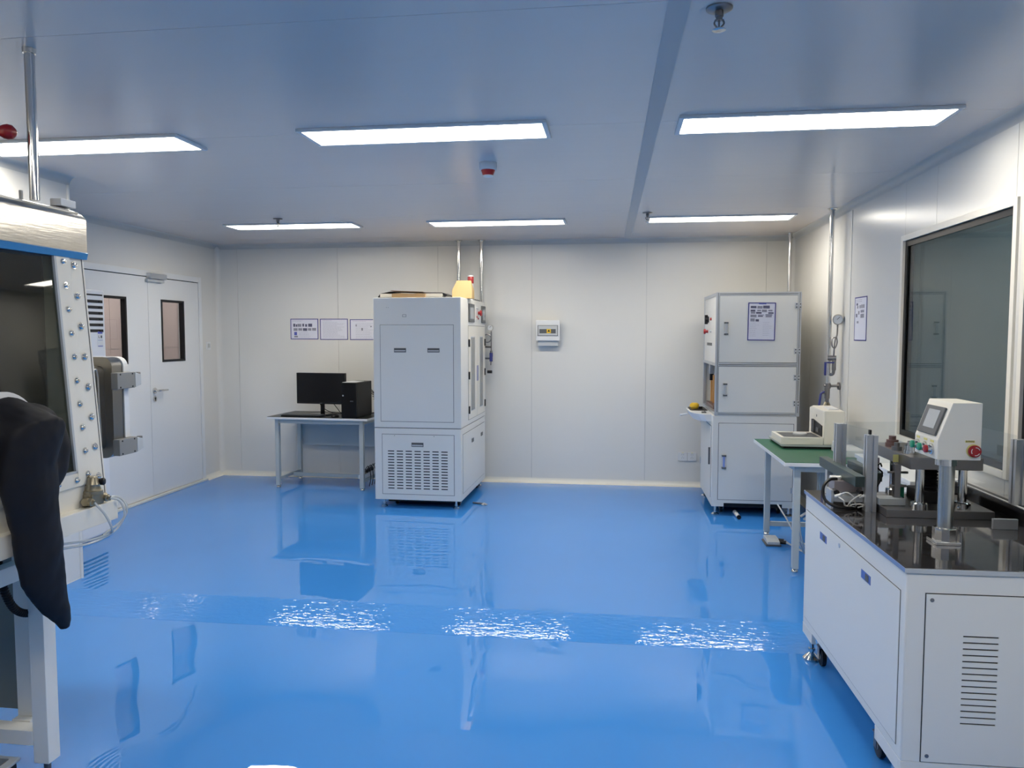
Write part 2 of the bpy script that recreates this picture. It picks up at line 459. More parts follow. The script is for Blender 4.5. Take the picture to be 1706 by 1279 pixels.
cove('trim_corner_left', (XL, YB, F), (XL, YB, H), (1, 0, 0), (0, -1, 0), 0.045, M_wall)
cove('trim_corner_right', (XR, YB, F), (XR, YB, H), (-1, 0, 0), (0, -1, 0), 0.045, M_wall)
cove('baseboard_back', (XL, YB, F), (XR, YB, F), (0, -1, 0), (0, 0, 1), 0.05, M_skirt)
cove('baseboard_right', (XR, YF, F), (XR, YB, F), (-1, 0, 0), (0, 0, 1), 0.05, M_skirt)
cove('baseboard_left', (XL, DY1 + 0.05, F), (XL, YB, F), (1, 0, 0), (0, 0, 1), 0.05, M_skirt)
cove('baseboard_bay', (XN, YF, 0.0), (XN, YN, 0.0), (1, 0, 0), (0, 0, 1), 0.06, M_skirt)
bm = bmesh.new(); cyl(bm, (XN + 0.0, YN, 0.0), (XN + 0.0, YN, H - 0.05), 0.012, 12); t = obj('trim_bay_corner', bm, M_wall); t['kind'] = 'structure'
bm = bmesh.new(); box(bm, XL - 0.02, XL + 0.035, DY0 - 0.06, DY1 + 0.06, F, F + 0.022); t = obj('trim_threshold', bm, M_skirt, None, 0.004); t['kind'] = 'structure'

# double door
bm = bmesh.new()
box(bm, XL - 0.05, XL + 0.012, DY0 - 0.055, DY0, F, DZ1 + 0.055); box(bm, XL - 0.05, XL + 0.012, DY1, DY1 + 0.055, F, DZ1 + 0.055)
box(bm, XL - 0.05, XL + 0.012, DY0, DY1, DZ1, DZ1 + 0.055)
t = obj('trim_door_frame', bm, M_dcoat, None, 0.004); t['kind'] = 'structure'
bm = bmesh.new(); box(bm, XL - 0.045, XL - 0.04, DY0, DY1, DZ1 - 0.01, DZ1); 
YS = 6.742
for i, (a, b, wy0, wy1) in enumerate(((YS + 0.002, DY1 - 0.005, 6.945, 7.345), (DY0 + 0.005, YS - 0.002, 6.01, 6.413))):
    bm2 = bmesh.new(); wz0, wz1 = 1.352, 1.958; z0, z1 = F + 0.028, DZ1 - 0.007
    for (p, q, r_, s) in ((a, wy0, z0, z1), (wy1, b, z0, z1), (wy0, wy1, z0, wz0), (wy0, wy1, wz1, z1)):
        box(bm2, XL - 0.035, XL + 0.004, p, q, r_, s)
    dr = obj('door_%d' % (i + 1), bm2, M_dcoat); dr['kind'] = 'structure'
    if i == 0: D1 = dr
    else: D2 = dr
    t_ = 0.022; f = bmesh.new()
    box(f, XL - 0.037, XL + 0.009, wy0, wy0 + t_, wz0, wz1); box(f, XL - 0.037, XL + 0.009, wy1 - t_, wy1, wz0, wz1)
    box(f, XL - 0.037, XL + 0.009, wy0 + t_, wy1 - t_, wz0, wz0 + t_); box(f, XL - 0.037, XL + 0.009, wy0 + t_, wy1 - t_, wz1 - t_, wz1)
    obj('window_frame', f, M_black, dr)
    g = bmesh.new(); box(g, XL - 0.02, XL - 0.016, wy0 + t_, wy1 - t_, wz0 + t_, wz1 - t_); obj('window_pane', g, G_door, dr)
obj('top_seal', bm, M_dark, D1)
# lever handle, lock and closer of the right leaf
g = bmesh.new(); hx = XL + 0.004; cyl(g, (hx, 6.80, 1.085), (hx + 0.012, 6.80, 1.085), 0.028, 24); cyl(g, (hx, 6.80, 1.085), (hx + 0.055, 6.80, 1.085), 0.011, 12)
tube(g, [(hx + 0.05, 6.80, 1.085), (hx + 0.058, 6.83, 1.085), (hx + 0.055, 6.90, 1.084), (hx + 0.052, 6.94, 1.083)], 0.010, 10)
hd = obj('door_handle', g, M_chrome, D1)
g = bmesh.new(); cyl(g, (hx, 6.80, 1.005), (hx + 0.01, 6.80, 1.005), 0.026, 24); obj('lock_rosette', g, M_chrome, D1)
g = bmesh.new(); cyl(g, (hx + 0.01, 6.80, 1.012), (hx + 0.013, 6.80, 1.012), 0.009, 16); box(g, hx + 0.01, hx + 0.0125, 6.796, 6.804, 0.988, 1.008); obj('lock_cylinder', g, M_dark, D1)
g = bmesh.new(); box(g, XL + 0.006, XL + 0.055, 6.72, 6.985, 2.145, 2.195); cl = obj('door_closer', g, M_alu, D1, 0.004)
g = bmesh.new(); box(g, XL + 0.013, XL + 0.035, 6.70, 6.97, 2.115, 2.142); obj('closer_arm', g, M_lgrey, D1, 0.003)

# hall behind the door
bm = bmesh.new()
box(bm, -6.2, -6.1, 3.0, 12.0, 0, 3.0)
hw = struct('wall_hall', bm, M_joint)
for k in range(8):
    for j in range(4):
        b2 = bmesh.new(); box(b2, -6.099, -6.094, 3.0 + k * 1.125 + 0.003, 3.0 + (k + 1) * 1.125 - 0.003, j * 0.72 + 0.003, (j + 1) * 0.72 - 0.003); obj('wall_panel', b2, M_hall, hw)
bm = bmesh.new(); box(bm, -6.2, XL - 0.07, 11.9, 12.0, 0, 3.0); struct('wall_hall_end', bm, M_hall)
for k, yh in enumerate((8.89, 10.10)):
    bm = bmesh.new(); box(bm, -6.094, -6.05, yh, yh + 0.13, 0, 2.9); struct('trim_hall_%d' % (k + 1), bm, M_lgrey)
bm = bmesh.new(); box(bm, -6.2, XL - 0.07, 3.0, 12.0, 2.9, 3.0); struct('ceiling_hall', bm, M_wall)
bm = bmesh.new(); box(bm, -6.2, XL - 0.2, 3.0, 12.0, -0.1, 0); struct('floor_hall', bm, M_hall)
for k, yh in enumerate((5.0, 7.6, 10.0)):  # unseen lights added so the door windows do not look dark
    bm = bmesh.new(); box(bm, -5.5, -4.9, yh, yh + 1.2, 2.88, 2.899)
    tag(obj('ceiling_light', bm, M_hfill), ('nearest', 'middle', 'farthest')[k] + ' added fill light, unseen, brightening the hall beyond the double door', 'light')

# ------------------------------------------------------------------ ceiling lights
def make_lamp(x, y, label, vis=True):
    t = thing('ceiling_light', (x, y, H), label, 'light', 'flat panel lights on the ceiling')
    bm = bmesh.new(); L2, W2_ = 0.60, 0.15; f = 0.022
    for (a, b, c, d) in ((-L2, L2, -W2_, -W2_ + f), (-L2, L2, W2_ - f, W2_), (-L2, -L2 + f, -W2_ + f, W2_ - f), (L2 - f, L2, -W2_ + f, W2_ - f)):
        box(bm, x + a, x + b, y + c, y + d, H - 0.014, H - 0.0005)
    obj('frame', bm, M_edge, t, 0.002)
    bm = bmesh.new(); box(bm, x - L2 + f, x + L2 - f, y - W2_ + f, y + W2_ - f, H - 0.008, H - 0.001); obj('diffuser', bm, M_lamp, t)
    return t
make_lamp(-2.74, 3.72, 'ceiling panel light cut by the left picture edge, behind the steel pipe')
make_lamp(-0.925, 3.715, 'ceiling panel light in the near row, between the smoke detector and the pipe')
make_lamp(0.875, 3.73, 'ceiling panel light in the near row, right of the grey ceiling strip')
make_lamp(-2.885, 6.67, 'ceiling panel light in the far row, leftmost, above the door corner')
make_lamp(-1.035, 6.71, 'ceiling panel light in the far row, above the tall cabinet with vents')
make_lamp(0.855, 6.71, 'ceiling panel light in the far row, right of the ceiling strip')
for i_, x in enumerate((-2.7, -0.9, 0.9)):
    for j_, y in enumerate((0.75,)):
        make_lamp(x, y, ('door side', 'middle', 'window side')[i_] + ' panel light of the ' + ('row overhead of the viewer', 'row nearest the front wall')[j_])

# sprinklers and detector
def sprinkler(x, y, label):
    t = thing('sprinkler', (x, y, H), label, 'sprinkler', 'ceiling sprinklers')
    g = bmesh.new(); lathe(g, (x, y, H - 0.0005), (0, 0, -1), [(0, 0.040), (0.004, 0.040), (0.008, 0.034), (0.010, 0.014)]); obj('escutcheon', g, M_dsteel, t)
    g = bmesh.new(); lathe(g, (x, y, H - 0.008), (0, 0, -1), [(0, 0.013), (0.018, 0.013), (0.02, 0.010), (0.03, 0.010)], 16)
    for s in (-1, 1): tube(g, [(x + s * 0.010, y, H - 0.035), (x + s * 0.014, y, H - 0.047), (x + s * 0.004, y, H - 0.06)], 0.003, 6)
    cyl(g, (x, y, H - 0.037), (x, y, H - 0.062), 0.003, 8); obj('body', g, M_dsteel, t)
    g = bmesh.new(); lathe(g, (x, y, H - 0.06), (0, 0, -1), [(0, 0.006), (0.003, 0.019), (0.006, 0.020), (0.007, 0.012)], 20); obj('deflector', g, M_chrome, t)
sprinkler(0.30, 2.44, 'large chrome sprinkler head near the top edge, above the right light')
sprinkler(-2.85, 6.27, 'small sprinkler head in front of the leftmost far light')
sprinkler(0.245, 6.36, 'small sprinkler head beside the ceiling strip and right far light')
t = thing('smoke_detector', (-0.735, 4.42, H), 'round white smoke detector with red band below the middle near light', 'detector')
g = bmesh.new(); lathe(g, (-0.735, 4.42, H - 0.0005), (0, 0, -1), [(0, 0.052), (0.03, 0.052), (0.038, 0.047), (0.040, 0.040)]); obj('base', g, M_edge, t)
g = bmesh.new(); lathe(g, (-0.735, 4.42, H - 0.040), (0, 0, -1), [(0, 0.041), (0.03, 0.030)]); obj('chamber', g, M_red, t)
g = bmesh.new(); lathe(g, (-0.735, 4.42, H - 0.070), (0, 0, -1), [(0, 0.031), (0.006, 0.029), (0.009, 0.012)]); obj('cap', g, M_edge, t)

# ------------------------------------------------------------------ pipes
def pipe(x, y, z0, r, label, cat='pipe', flange=True, fl=2.1):
    t = thing('steel_pipe', (x, y, z0), label, cat)
    g = bmesh.new(); cyl(g, (x, y, z0), (x, y, H), r, 20); obj('tube', g, M_chrome, t)
    if flange:
        g = bmesh.new(); lathe(g, (x, y, H), (0, 0, -1), [(0, r * fl), (0.005, r * fl), (0.010, r * min(fl, 1.3)), (0.018, r * 1.25)]); obj('flange', g, M_chrome, t)
    return t
pipe(-2.005, 2.46, 2.085, 0.0165, 'thick steel pipe rising from the glove box to the ceiling', fl=1.35)
pipe(-1.632, 7.945, 1.5, 0.019, 'left one of two thin steel pipes behind the tall vented cabinet')
GP = pipe(-1.392, 7.945, 1.22, 0.019, 'right one of two thin steel pipes, carrying the gauge beside the tall cabinet')
pipe(1.66, 7.78, 1.2, 0.019, 'thin steel pipe in the corner behind the aluminium-framed cabinet')

# valves and gauges on the pipe by the tall cabinet
def gauge(cx, cy, cz, r, d, parent, face=M_edge):
    dv = Vector(d)
    g = bmesh.new(); lathe(g, (cx, cy, cz), d, [(0, r), (0.022, r), (0.026, r * 0.95), (0.026, r * 0.82), (0.021, r * 0.80)], 28); o = obj('gauge', g, M_chrome, parent)
    g = bmesh.new(); lathe(g, Vector((cx, cy, cz)) + dv * 0.0205, d, [(0, r * 0.80), (0.001, r * 0.80)], 28); obj('dial', g, face, o)
    g = bmesh.new(); x, y, z = frame_of((0, 0, 0), d); c0 = Vector((cx, cy, cz)) + dv * 0.0235
    cyl(g, c0 - x * r * 0.15, c0 + x * r * 0.35 + y * r * 0.5, 0.0016, 6); obj('needle', g, M_dark, o)
    return o
gauge(-1.292, 7.90, 1.69, 0.034, (0, -1, 0), GP)
g = bmesh.new(); tube(g, [(-1.285, 7.91, 1.655), (-1.285, 7.91, 1.60), (-1.285, 7.91, 1.50), (-1.285, 7.91, 1.42), (-1.29, 7.91, 1.30)], 0.006, 8)
cyl(g, (-1.285, 7.91, 1.415), (-1.285, 7.91, 1.45), 0.014, 12)
for z in (1.49, 1.37): cyl(g, (-1.392, 7.945, z), (-1.285, 7.91, z), 0.010, 10)
obj('riser', g, M_dsteel, GP)
g = bmesh.new(); tube(g, [(-1.285 - 0.04 + 0.042 * math.cos(a), 7.90, 1.58 + 0.042 * math.sin(a)) for a in [i * 2 * PI / 12 for i in range(13)]], 0.006, 8, smooth=False); obj('siphon_loop', g, M_dsteel, GP)
g = bmesh.new(); cyl(g, (-1.285, 7.905, 1.43), (-1.285, 7.905, 1.39), 0.018, 12); box(g, -1.300, -1.268, 7.885, 7.90, 1.34, 1.42); obj('valve_lever', g, M_bplas, GP, 0.002)
g = bmesh.new(); cyl(g, (-1.33, 7.93, 1.23), (-1.28, 7.93, 1.23), 0.016, 10); obj('outlet', g, M_black, GP)

# right wall air drop with valves
RX, RY = 1.665, 6.34
t = thing('air_pipe', (RX, RY, 1.1), 'steel compressed-air drop pipe with gauge and blue-handled valves on right wall', 'pipe')
g = bmesh.new(); cyl(g, (RX, RY, 1.22), (RX, RY, H), 0.0165, 20); obj('tube', g, M_chrome, t)
g = bmesh.new(); lathe(g, (RX, RY, H), (0, 0, -1), [(0, 0.036), (0.005, 0.036), (0.010, 0.022), (0.018, 0.022)]); obj('flange', g, M_chrome, t)
gauge(RX + 0.055, RY - 0.05, 1.735, 0.042, (-0.5, -0.86, 0), t)
g = bmesh.new(); tube(g, [(RX + 0.05, RY - 0.04, 1.70), (RX + 0.048, RY - 0.04, 1.62), (RX + 0.036, RY - 0.04, 1.58), (RX + 0.03, RY - 0.04, 1.52), (RX + 0.03, RY - 0.03, 1.45)], 0.006, 8)
tube(g, [(RX + 0.042, RY - 0.04, 1.60), (RX + 0.012, RY - 0.045, 1.585), (RX + 0.012, RY - 0.045, 1.53), (RX + 0.036, RY - 0.04, 1.515), (RX + 0.05, RY - 0.04, 1.56), (RX + 0.042, RY - 0.04, 1.61)], 0.005, 8)
obj('siphon_loop', g, M_dsteel, t)
g = bmesh.new(); cyl(g, (RX - 0.01, RY - 0.01, 1.435), (RX + 0.05, RY - 0.03, 1.435), 0.021, 12); cyl(g, (RX + 0.034, RY - 0.025, 1.45), (RX + 0.034, RY - 0.025, 1.34), 0.017, 12)
tube(g, [(RX + 0.034, RY - 0.025, 1.35), (RX + 0.028, RY - 0.02, 1.31), (RX, RY, 1.305)], 0.013, 10); obj('valve', g, M_dsteel, t)
g = bmesh.new(); box(g, RX - 0.045, RX - 0.028, RY - 0.06, RY - 0.045, 1.30, 1.40); box(g, RX - 0.045, RX + 0.03, RY - 0.055, RY - 0.045, 1.395, 1.405); obj('valve_lever', g, M_bplas, t, 0.003)
g = bmesh.new(); cyl(g, (RX - 0.03, RY, 1.215), (RX + 0.088, RY, 1.215), 0.011, 10); cyl(g, (RX + 0.075, RY, 1.215), (RX + 0.089, RY, 1.215), 0.030, 16); cyl(g, (RX, RY, 1.195), (RX, RY, 1.235), 0.022, 12); obj('wall_bracket', g, M_dsteel, t)
g = bmesh.new(); cyl(g, (RX - 0.005, RY, 1.20), (RX - 0.005, RY, 1.115), 0.021, 12); cyl(g, (RX - 0.04, RY - 0.01, 1.165), (RX, RY, 1.16), 0.014, 12); cyl(g, (RX - 0.005, RY, 1.125), (RX - 0.005, RY, 1.085), 0.016, 6); obj('valve', g, M_dsteel, t)
g = bmesh.new(); tube(g, [(RX - 0.035, RY - 0.03, 1.17), (RX - 0.06, RY - 0.04, 1.155), (RX - 0.068, RY - 0.045, 1.12), (RX - 0.075, RY - 0.045, 1.05)], 0.009, 8); obj('valve_lever', g, M_bplas, t)
for s in (-1, 1):
    g = bmesh.new(); cyl(g, (RX - 0.005, RY, 1.095), (RX - 0.005 + s * 0.028, RY, 1.035), 0.012, 10); cyl(g, (RX - 0.005 + s * 0.026, RY, 1.04), (RX - 0.005 + s * 0.034, RY, 1.00), 0.014, 10, 0.010); obj('quick_coupling', g, M_brass, t)
    g = bmesh.new(); tube(g, [(RX - 0.005 + s * 0.034, RY, 1.005), (RX - 0.005 + s * 0.042, RY - 0.01, 0.95), (RX - 0.02 + s * 0.045, RY - 0.03, 0.85), (RX - 0.02 + s * 0.045, RY - 0.02, 0.35)], 0.004, 6); obj('air_hose', g, M_wtube, t)

# ------------------------------------------------------------------ posters, switches, boxes on walls
def poster(name, M, wd, ht, label, layout, cat='poster'):
    """M maps local (u right, v up, n out) to world; centre of the sheet"""
    t = thing(name, M.translation, label, cat)
    def put(nm, rects, m, d0, d1, kind=None, par=None):
        g = bmesh.new()
        for (a, b, c, d) in rects: box(g, a, b, c, d, d0, d1)
        bmesh.ops.transform(g, matrix=M, verts=g.verts[:]); o = obj(nm, g, m, par or t)
        if kind: o['kind'] = kind
        return o
    a, b = wd / 2, ht / 2; f = 0.0075
    s = put('sheet', [(-a + f, a - f, -b + f, b - f)], M_paper, 0.0005, 0.002)
    put('border', [(-a, a, b - f, b), (-a, a, -b, -b + f), (-a, -a + f, -b + f, b - f), (a - f, a, -b + f, b - f)], M_border, 0.0005, 0.003)
    def R(u0, u1, v0, v1): return (-a + u0 * wd, -a + u1 * wd, b - v1 * ht, b - v0 * ht)
    for k, (nm, m) in {'p': ('printed_photo', M_photo), 'q': ('printed_photo', M_photo2), 'b': ('printed_block', M_ink)}.items():
        for r_ in layout.get(k, []): put(nm, [R(*r_)], m, 0.002, 0.0026)
    if layout.get('l'): put('printed_lines', [R(*r_) for r_ in layout['l']], M_print, 0.002, 0.0024, 'stuff')
    return t
def M_at(x, y, z, facing):
    R_ = {'-y': ROT_NY, '-x': ROT_NX, '+x': ROT_PX}[facing]
    return Matrix.Translation((x, y, z)) @ R_
def lines(u0, u1, v0, v1, n, h=0.012):
    out = []
    for i in range(n):
        v = v0 + (v1 - v0) * i / max(1, n - 1); e = u0 + (u1 - u0) * random.uniform(0.6, 1.0)
        u = u0
        while u < e:
            q = min(e, u + random.uniform(0.03, 0.10)); out.append((u, q, v, v + h)); u = q + 0.012
    return out
poster('wall_poster', M_at(-3.369, YB, 1.679, '-y'), 0.316, 0.223, 'small framed notice with rows of pictures, leftmost above the computer desk',
       {'p': [(.10, .17, .24, .39), (.19, .24, .27, .39), (.43, .49, .24, .38), (.53, .60, .26, .39), (.64, .78, .24, .39), (.45, .60, .46, .59)],
        'q': [(.25, .39, .25, .39), (.11, .25, .46, .59), (.28, .42, .46, .58), (.63, .75, .46, .58), (.78, .92, .45, .58), (.13, .26, .83, .91)],
        'b': [(.13, .23, .64, .80)], 'l': lines(.06, .6, .08, .12, 2) + lines(.3, .8, .64, .9, 5)})
poster('wall_poster', M_at(-3.033, YB, 1.676, '-y'), 0.314, 0.226, 'small framed notice of plain text, middle one above the computer desk', {'l': lines(.1, .5, .08, .1, 1) + lines(.1, .92, .17, .88, 14)})
poster('wall_poster', M_at(-2.694, YB, 1.672, '-y'), 0.316, 0.222, 'small framed notice partly hidden by the tall vented cabinet', {'q': [(.20, .24, .25, .34), (.72, .77, .32, .38), (.4, .46, .42, .55)], 'l': lines(.1, .6, .09, .1, 1) + lines(.2, .9, .2, .9, 10)})
poster('wall_poster', M_at(XR, 5.865, 1.733, '-x'), 0.275, 0.318, 'narrow framed notice on the right wall beside the air pipe',
       {'p': [(.14, .26, .14, .19), (.12, .22, .38, .46)], 'q': [(.2, .3, .2, .26), (.40, .50, .19, .26), (.54, .64, .18, .26), (.68, .80, .18, .26), (.5, .78, .30, .36), (.5, .78, .39, .48), (.3, .4, .32, .40), (.2, .34, .55, .60)], 'l': lines(.1, .8, .06, .1, 2)})

# electrical box
t = thing('breaker_box', (-0.695, YB, 1.66), 'white wall-mounted breaker box with smoked window and yellow warning sticker', 'electrical box')
B('housing', -0.805, -0.59, YB - 0.07, YB - 0.001, 1.50, 1.75, M_lgrey, t, 0.006)
B('cover', -0.822, -0.573, YB - 0.095, YB - 0.055, 1.555, 1.768, M_edge, t, 0.008)
o = B('window', -0.803, -0.592, YB - 0.100, YB - 0.0955, 1.605, 1.715, M_dgrey, t, 0.003)
B('smoked_pane', -0.797, -0.598, YB - 0.1015, YB - 0.0995, 1.610, 1.710, M_lgrey, o, 0.001)
B('breaker_slot', -0.783, -0.615, YB - 0.103, YB - 0.1015, 1.632, 1.675, M_dgrey, o, 0.0005)
B('warning_sticker', -0.708, -0.665, YB - 0.105, YB - 0.1025, 1.633, 1.676, M_yel2, o, 0.0005)
g = bmesh.new(); prism(g, [(-0.700, 1.648), (-0.672, 1.648), (-0.686, 1.672)], 'y', YB - 0.1065, YB - 0.105); obj('warning_triangle', g, M_dark, o)

# sockets
t = thing('wall_socket', (0.74, YB, 0.365), 'double white wall socket plate low on the back wall by the cabinet', 'socket')
for k, x in enumerate((0.693, 0.787)):
    p = B('socket_plate', x - 0.045, x + 0.045, YB - 0.012, YB - 0.0005, 0.32, 0.408, M_edge, t, 0.003)
    g = bmesh.new()
    for (dx, dz, w_, h_) in ((-0.008, 0.02, 0.003, 0.012), (0.008, 0.02, 0.003, 0.012), (-0.010, -0.016, 0.003, 0.010), (0.010, -0.016, 0.003, 0.010), (0, -0.004, 0.003, 0.008)):
        box(g, x + dx - w_, x + dx + w_, YB - 0.0128, YB - 0.011, 0.365 + dz - h_ / 2, 0.365 + dz + h_ / 2)
    obj('socket_holes', g, M_lgrey, p)
    B('yellow_tab', x - 0.010, x + 0.012, YB - 0.0135, YB - 0.0115, 0.400, 0.405, M_sticker, p, 0.0004)
t = thing('light_switch', (XL, 7.80, 1.50), 'small white light switch between double door and room corner', 'switch')
B('switch_plate', XL + 0.0005, XL + 0.011, 7.757, 7.843, 1.457, 1.543, M_edge, t, 0.003)
for yk in (7.778, 7.806): B('rocker', XL + 0.011, XL + 0.015, yk, yk + 0.022, 1.478, 1.522, M_lgrey, t, 0.002)

# ------------------------------------------------------------------ tall vented cabinet (centre)
CX0, CX1, CY0, CY1 = -2.155, -1.352, 6.67, 7.84
TC = thing('test_cabinet', (CX0, CY0, F), 'tall pale grey two-part machine cabinet with louvred lower door', 'cabinet')
B('upper_body', CX0, CX1, CY0, CY1, 0.785, 1.948, M_white, TC, 0.006)
B('lower_body', CX0 + 0.002, CX1 - 0.002, CY0 + 0.002, CY1 - 0.002, 0.128, 0.779, M_white, TC, 0.006)
B('seam', CX0 + 0.008, CX1 - 0.008, CY0 + 0.008, CY1 - 0.008, 0.77, 0.79, M_gasket, TC, 0)
d = slab('upper_door', TC, '-y', CY0, -2.088, -1.422, 0.842, 1.703, M_white, label='large plain front panel with two recessed pulls')
for x in (-1.906, -1.60):
    h = B('recessed_pull', x - 0.055, x + 0.055, CY0 - 0.007, CY0 - 0.003, 1.461, 1.499, M_dgrey, d, 0.001)
    B('pull_lip', x - 0.050, x + 0.050, CY0 - 0.010, CY0 - 0.006, 1.470, 1.480, M_lgrey, d, 0.001)
d = slab('lower_door', TC, '-y', CY0 + 0.002, -2.080, -1.420, 0.183, 0.722, M_white, label='lower front panel with seven columns of louvre slots')
B('recessed_pull', -1.808, -1.698, CY0 - 0.007, CY0 - 0.002, 0.615, 0.652, M_dgrey, d, 0.001)
B('pull_lip', -1.803, -1.703, CY0 - 0.009, CY0 - 0.006, 0.622, 0.634, M_lgrey, d, 0.001)
g = bmesh.new()
for c in range(7):
    for r_ in range(14):
        x = -2.028 + c * (0.551 - 0.058) / 6; z = 0.577 - r_ * (0.347 - 0.010) / 13
        box(g, x, x + 0.058, CY0 - 0.0028, CY0 - 0.0012, z - 0.009, z)
o = obj('louvre_slots', g, M_dark, d); o['kind'] = 'stuff'
g = bmesh.new()
for x in (-1.86 - 0.105, -1.60): cyl(g, (x, CY0 - 0.0045, 0.712), (x, CY0 - 0.003, 0.712), 0.004, 10)
for x in (-2.03, -2.013): cyl(g, (x, CY0 - 0.002, 1.86), (x, CY0, 1.86), 0.003, 8)
obj('screws', g, M_dsteel, TC)
g = bmesh.new(); box(g, -1.883, -1.847, CY0 - 0.0015, CY0, 1.775, 1.797); o = obj('maker_badge', g, M_gasket, TC)
g = bmesh.new(); box(g, -1.880, -1.850, CY0 - 0.0022, CY0 - 0.001, 1.778, 1.794); obj('badge_face', g, M_white, o)
# side face
sx = CX1
for k, (a, b) in enumerate(((6.99, 7.235), (7.62, 7.845 - 0.03))):
    s = bmesh.new(); fbox(s, '+x', sx, a, b, 1.735, 1.905, 0, 0.012); so = obj('touch_screen', s, M_dgrey, TC, 0.003)
    s = bmesh.new(); fbox(s, '+x', sx, a + 0.035, b - 0.035, 1.765, 1.872, 0.012, 0.0135); obj('display', s, M_screen, so)
g = bmesh.new(); fbox(g, '+x', sx, 7.33, 7.53, 1.755, 1.90, 0, 0.002); obj('button_plate', g, M_white, TC)
g = bmesh.new(); lathe(g, (sx, 7.46, 1.828), (1, 0, 0), [(0, 0.016), (0.02, 0.016), (0.022, 0.028), (0.036, 0.028), (0.04, 0.022)]); obj('emergency_stop', g, M_red, TC)
for yk, zk in ((7.38, 1.79), (7.45, 1.775), (7.37, 1.875), (7.42, 1.875)):
    g = bmesh.new(); cyl(g, (sx, yk, zk), (sx + 0.01, yk, zk), 0.009, 12); obj('push_button', g, M_red if zk < 1.8 else M_lgrey, TC)
for k, (a, b) in enumerate(((6.985, 7.395), (7.405, 7.80))):
    d = slab('side_door', TC, '+x', sx, a, b, 0.80 + 0.03, 1.70, M_white2)
    wy = (7.09, 7.27) if k == 0 else (7.52, 7.68)
    g = bmesh.new(); fbox(g, '+x', sx, wy[0], wy[1], 0.90, 1.60, 0.004, 0.006); obj('inspection_window', g, M_lgrey, d, 0.0)
    g = bmesh.new(); fbox(g, '+x', sx, wy[0] + 0.008, wy[1] - 0.008, 0.908, 1.592, 0.006, 0.007); obj('smoked_pane', g, mat('smoked_pane_grey', (0.22, 0.225, 0.22), 0.15), d)
    hy = 7.375 if k == 0 else 7.42
    g = bmesh.new(); fbox(g, '+x', sx, hy - 0.006, hy + 0.006, 1.17, 1.32, 0.004, 0.012); obj('door_pull', g, mat('violet_grey_pull', (0.30, 0.31, 0.46), 0.35), d, 0.002)
    for z in (1.54, 1.24, 0.92):
        y_ = a + 0.012 if k == 0 else b - 0.012
        g = bmesh.new(); fbox(g, '+x', sx, y_ - 0.014, y_ + 0.014, z - 0.035, z + 0.035, 0.003, 0.014); obj('hinge', g, M_black, TC, 0.002)
d = slab('side_panel', TC, '+x', sx - 0.002, 6.74, 7.78, 0.19, 0.72, M_white)
for yk in (7.12, 7.58):
    g = bmesh.new(); fbox(g, '+x', sx, yk, yk + 0.09, 0.60, 0.635, 0.001, 0.006); obj('recessed_pull', g, M_dgrey, d, 0.001)
B('under_shadow_block', CX0 + 0.10, CX1 - 0.035, CY0 + 0.09, CY1 - 0.05, 0.095, 0.128, M_dark, TC, 0)  # dark block standing in for the shadow under the cabinet
# feet
def leveller(parent, x, y, z0, z1, r=0.028, m=None):
    g = bmesh.new(); lathe(g, (x, y, z0), (0, 0, 1), [(0, r), (0.006, r), (0.014, r * 0.7), (0.02, 0.010), (z1 - z0, 0.010)], 20)
    cyl(g, (x, y, z0 + 0.028), (x, y, z0 + 0.038), 0.014, 6)
    return obj('levelling_foot', g, m or M_chrome, parent)
def caster(parent, x, y, z0, r=0.032, ax='x'):
    g = bmesh.new(); d_ = (0.012, 0, 0) if ax == 'x' else (0, 0.012, 0)
    c = Vector((x, y, z0 + r)); lathe(g, c - Vector(d_), d_, [(0, r * 0.85), (0.003, r), (0.021, r), (0.024, r * 0.85)], 24)
    o = obj('caster', g, M_black, parent)
    g = bmesh.new(); cyl(g, c - Vector(d_) * 1.3, c + Vector(d_) * 1.3, r * 0.35, 12); obj('hub', g, M_lgrey, o)
    g = bmesh.new(); box(g, x - 0.022, x + 0.022, y - 0.022, y + 0.022, z0 + 2 * r + 0.001, z0 + 2 * r + 0.008)
    for s in (-1, 1):
        if ax == 'x': box(g, x + s * 0.018 - 0.002, x + s * 0.018 + 0.002, y - 0.014, y + 0.014, z0 + r * 0.8, z0 + 2 * r + 0.004)
        else: box(g, x - 0.014, x + 0.014, y + s * 0.018 - 0.002, y + s * 0.018 + 0.002, z0 + r * 0.8, z0 + 2 * r + 0.004)
    obj('bracket', g, M_dsteel, o)
    return o
for x in (CX0 + 0.075, CX1 - 0.06):
    for y in (CY0 + 0.05, CY1 - 0.06): leveller(TC, x, y, F, 0.13)
for x in (CX0 + 0.16, CX1 - 0.06):
    for y in (CY0 + 0.17, CY1 - 0.17): caster(TC, x, y, F)
g = bmesh.new(); lathe(g, (-1.412, 7.40, 1.948), (0, 0, 1), [(0, 0.018), (0.09, 0.018), (0.09, 0.027), (0.165, 0.027)]); o = obj('signal_beacon', g, M_edge, TC)
g = bmesh.new(); lathe(g, (-1.412, 7.40, 2.113), (0, 0, 1), [(0, 0.029), (0.012, 0.030), (0.062, 0.030), (0.066, 0.028)]); obj('beacon_lens', g, M_red, o)
g = bmesh.new(); lathe(g, (-1.412, 7.40, 2.179), (0, 0, 1), [(0, 0.030), (0.010, 0.029), (0.014, 0.020)]); obj('beacon_cap', g, M_edge, o)
g = bmesh.new()
for k in range(6): cyl(g, (-1.40, 7.50 + k * 0.045, 1.948), (-1.40 + 0.01 * (k % 2), 7.50 + k * 0.045, 1.965), 0.012, 8)
o = obj('cable_glands', g, M_dgrey, TC)
TC.rotation_euler.z = math.radians(-0.8)

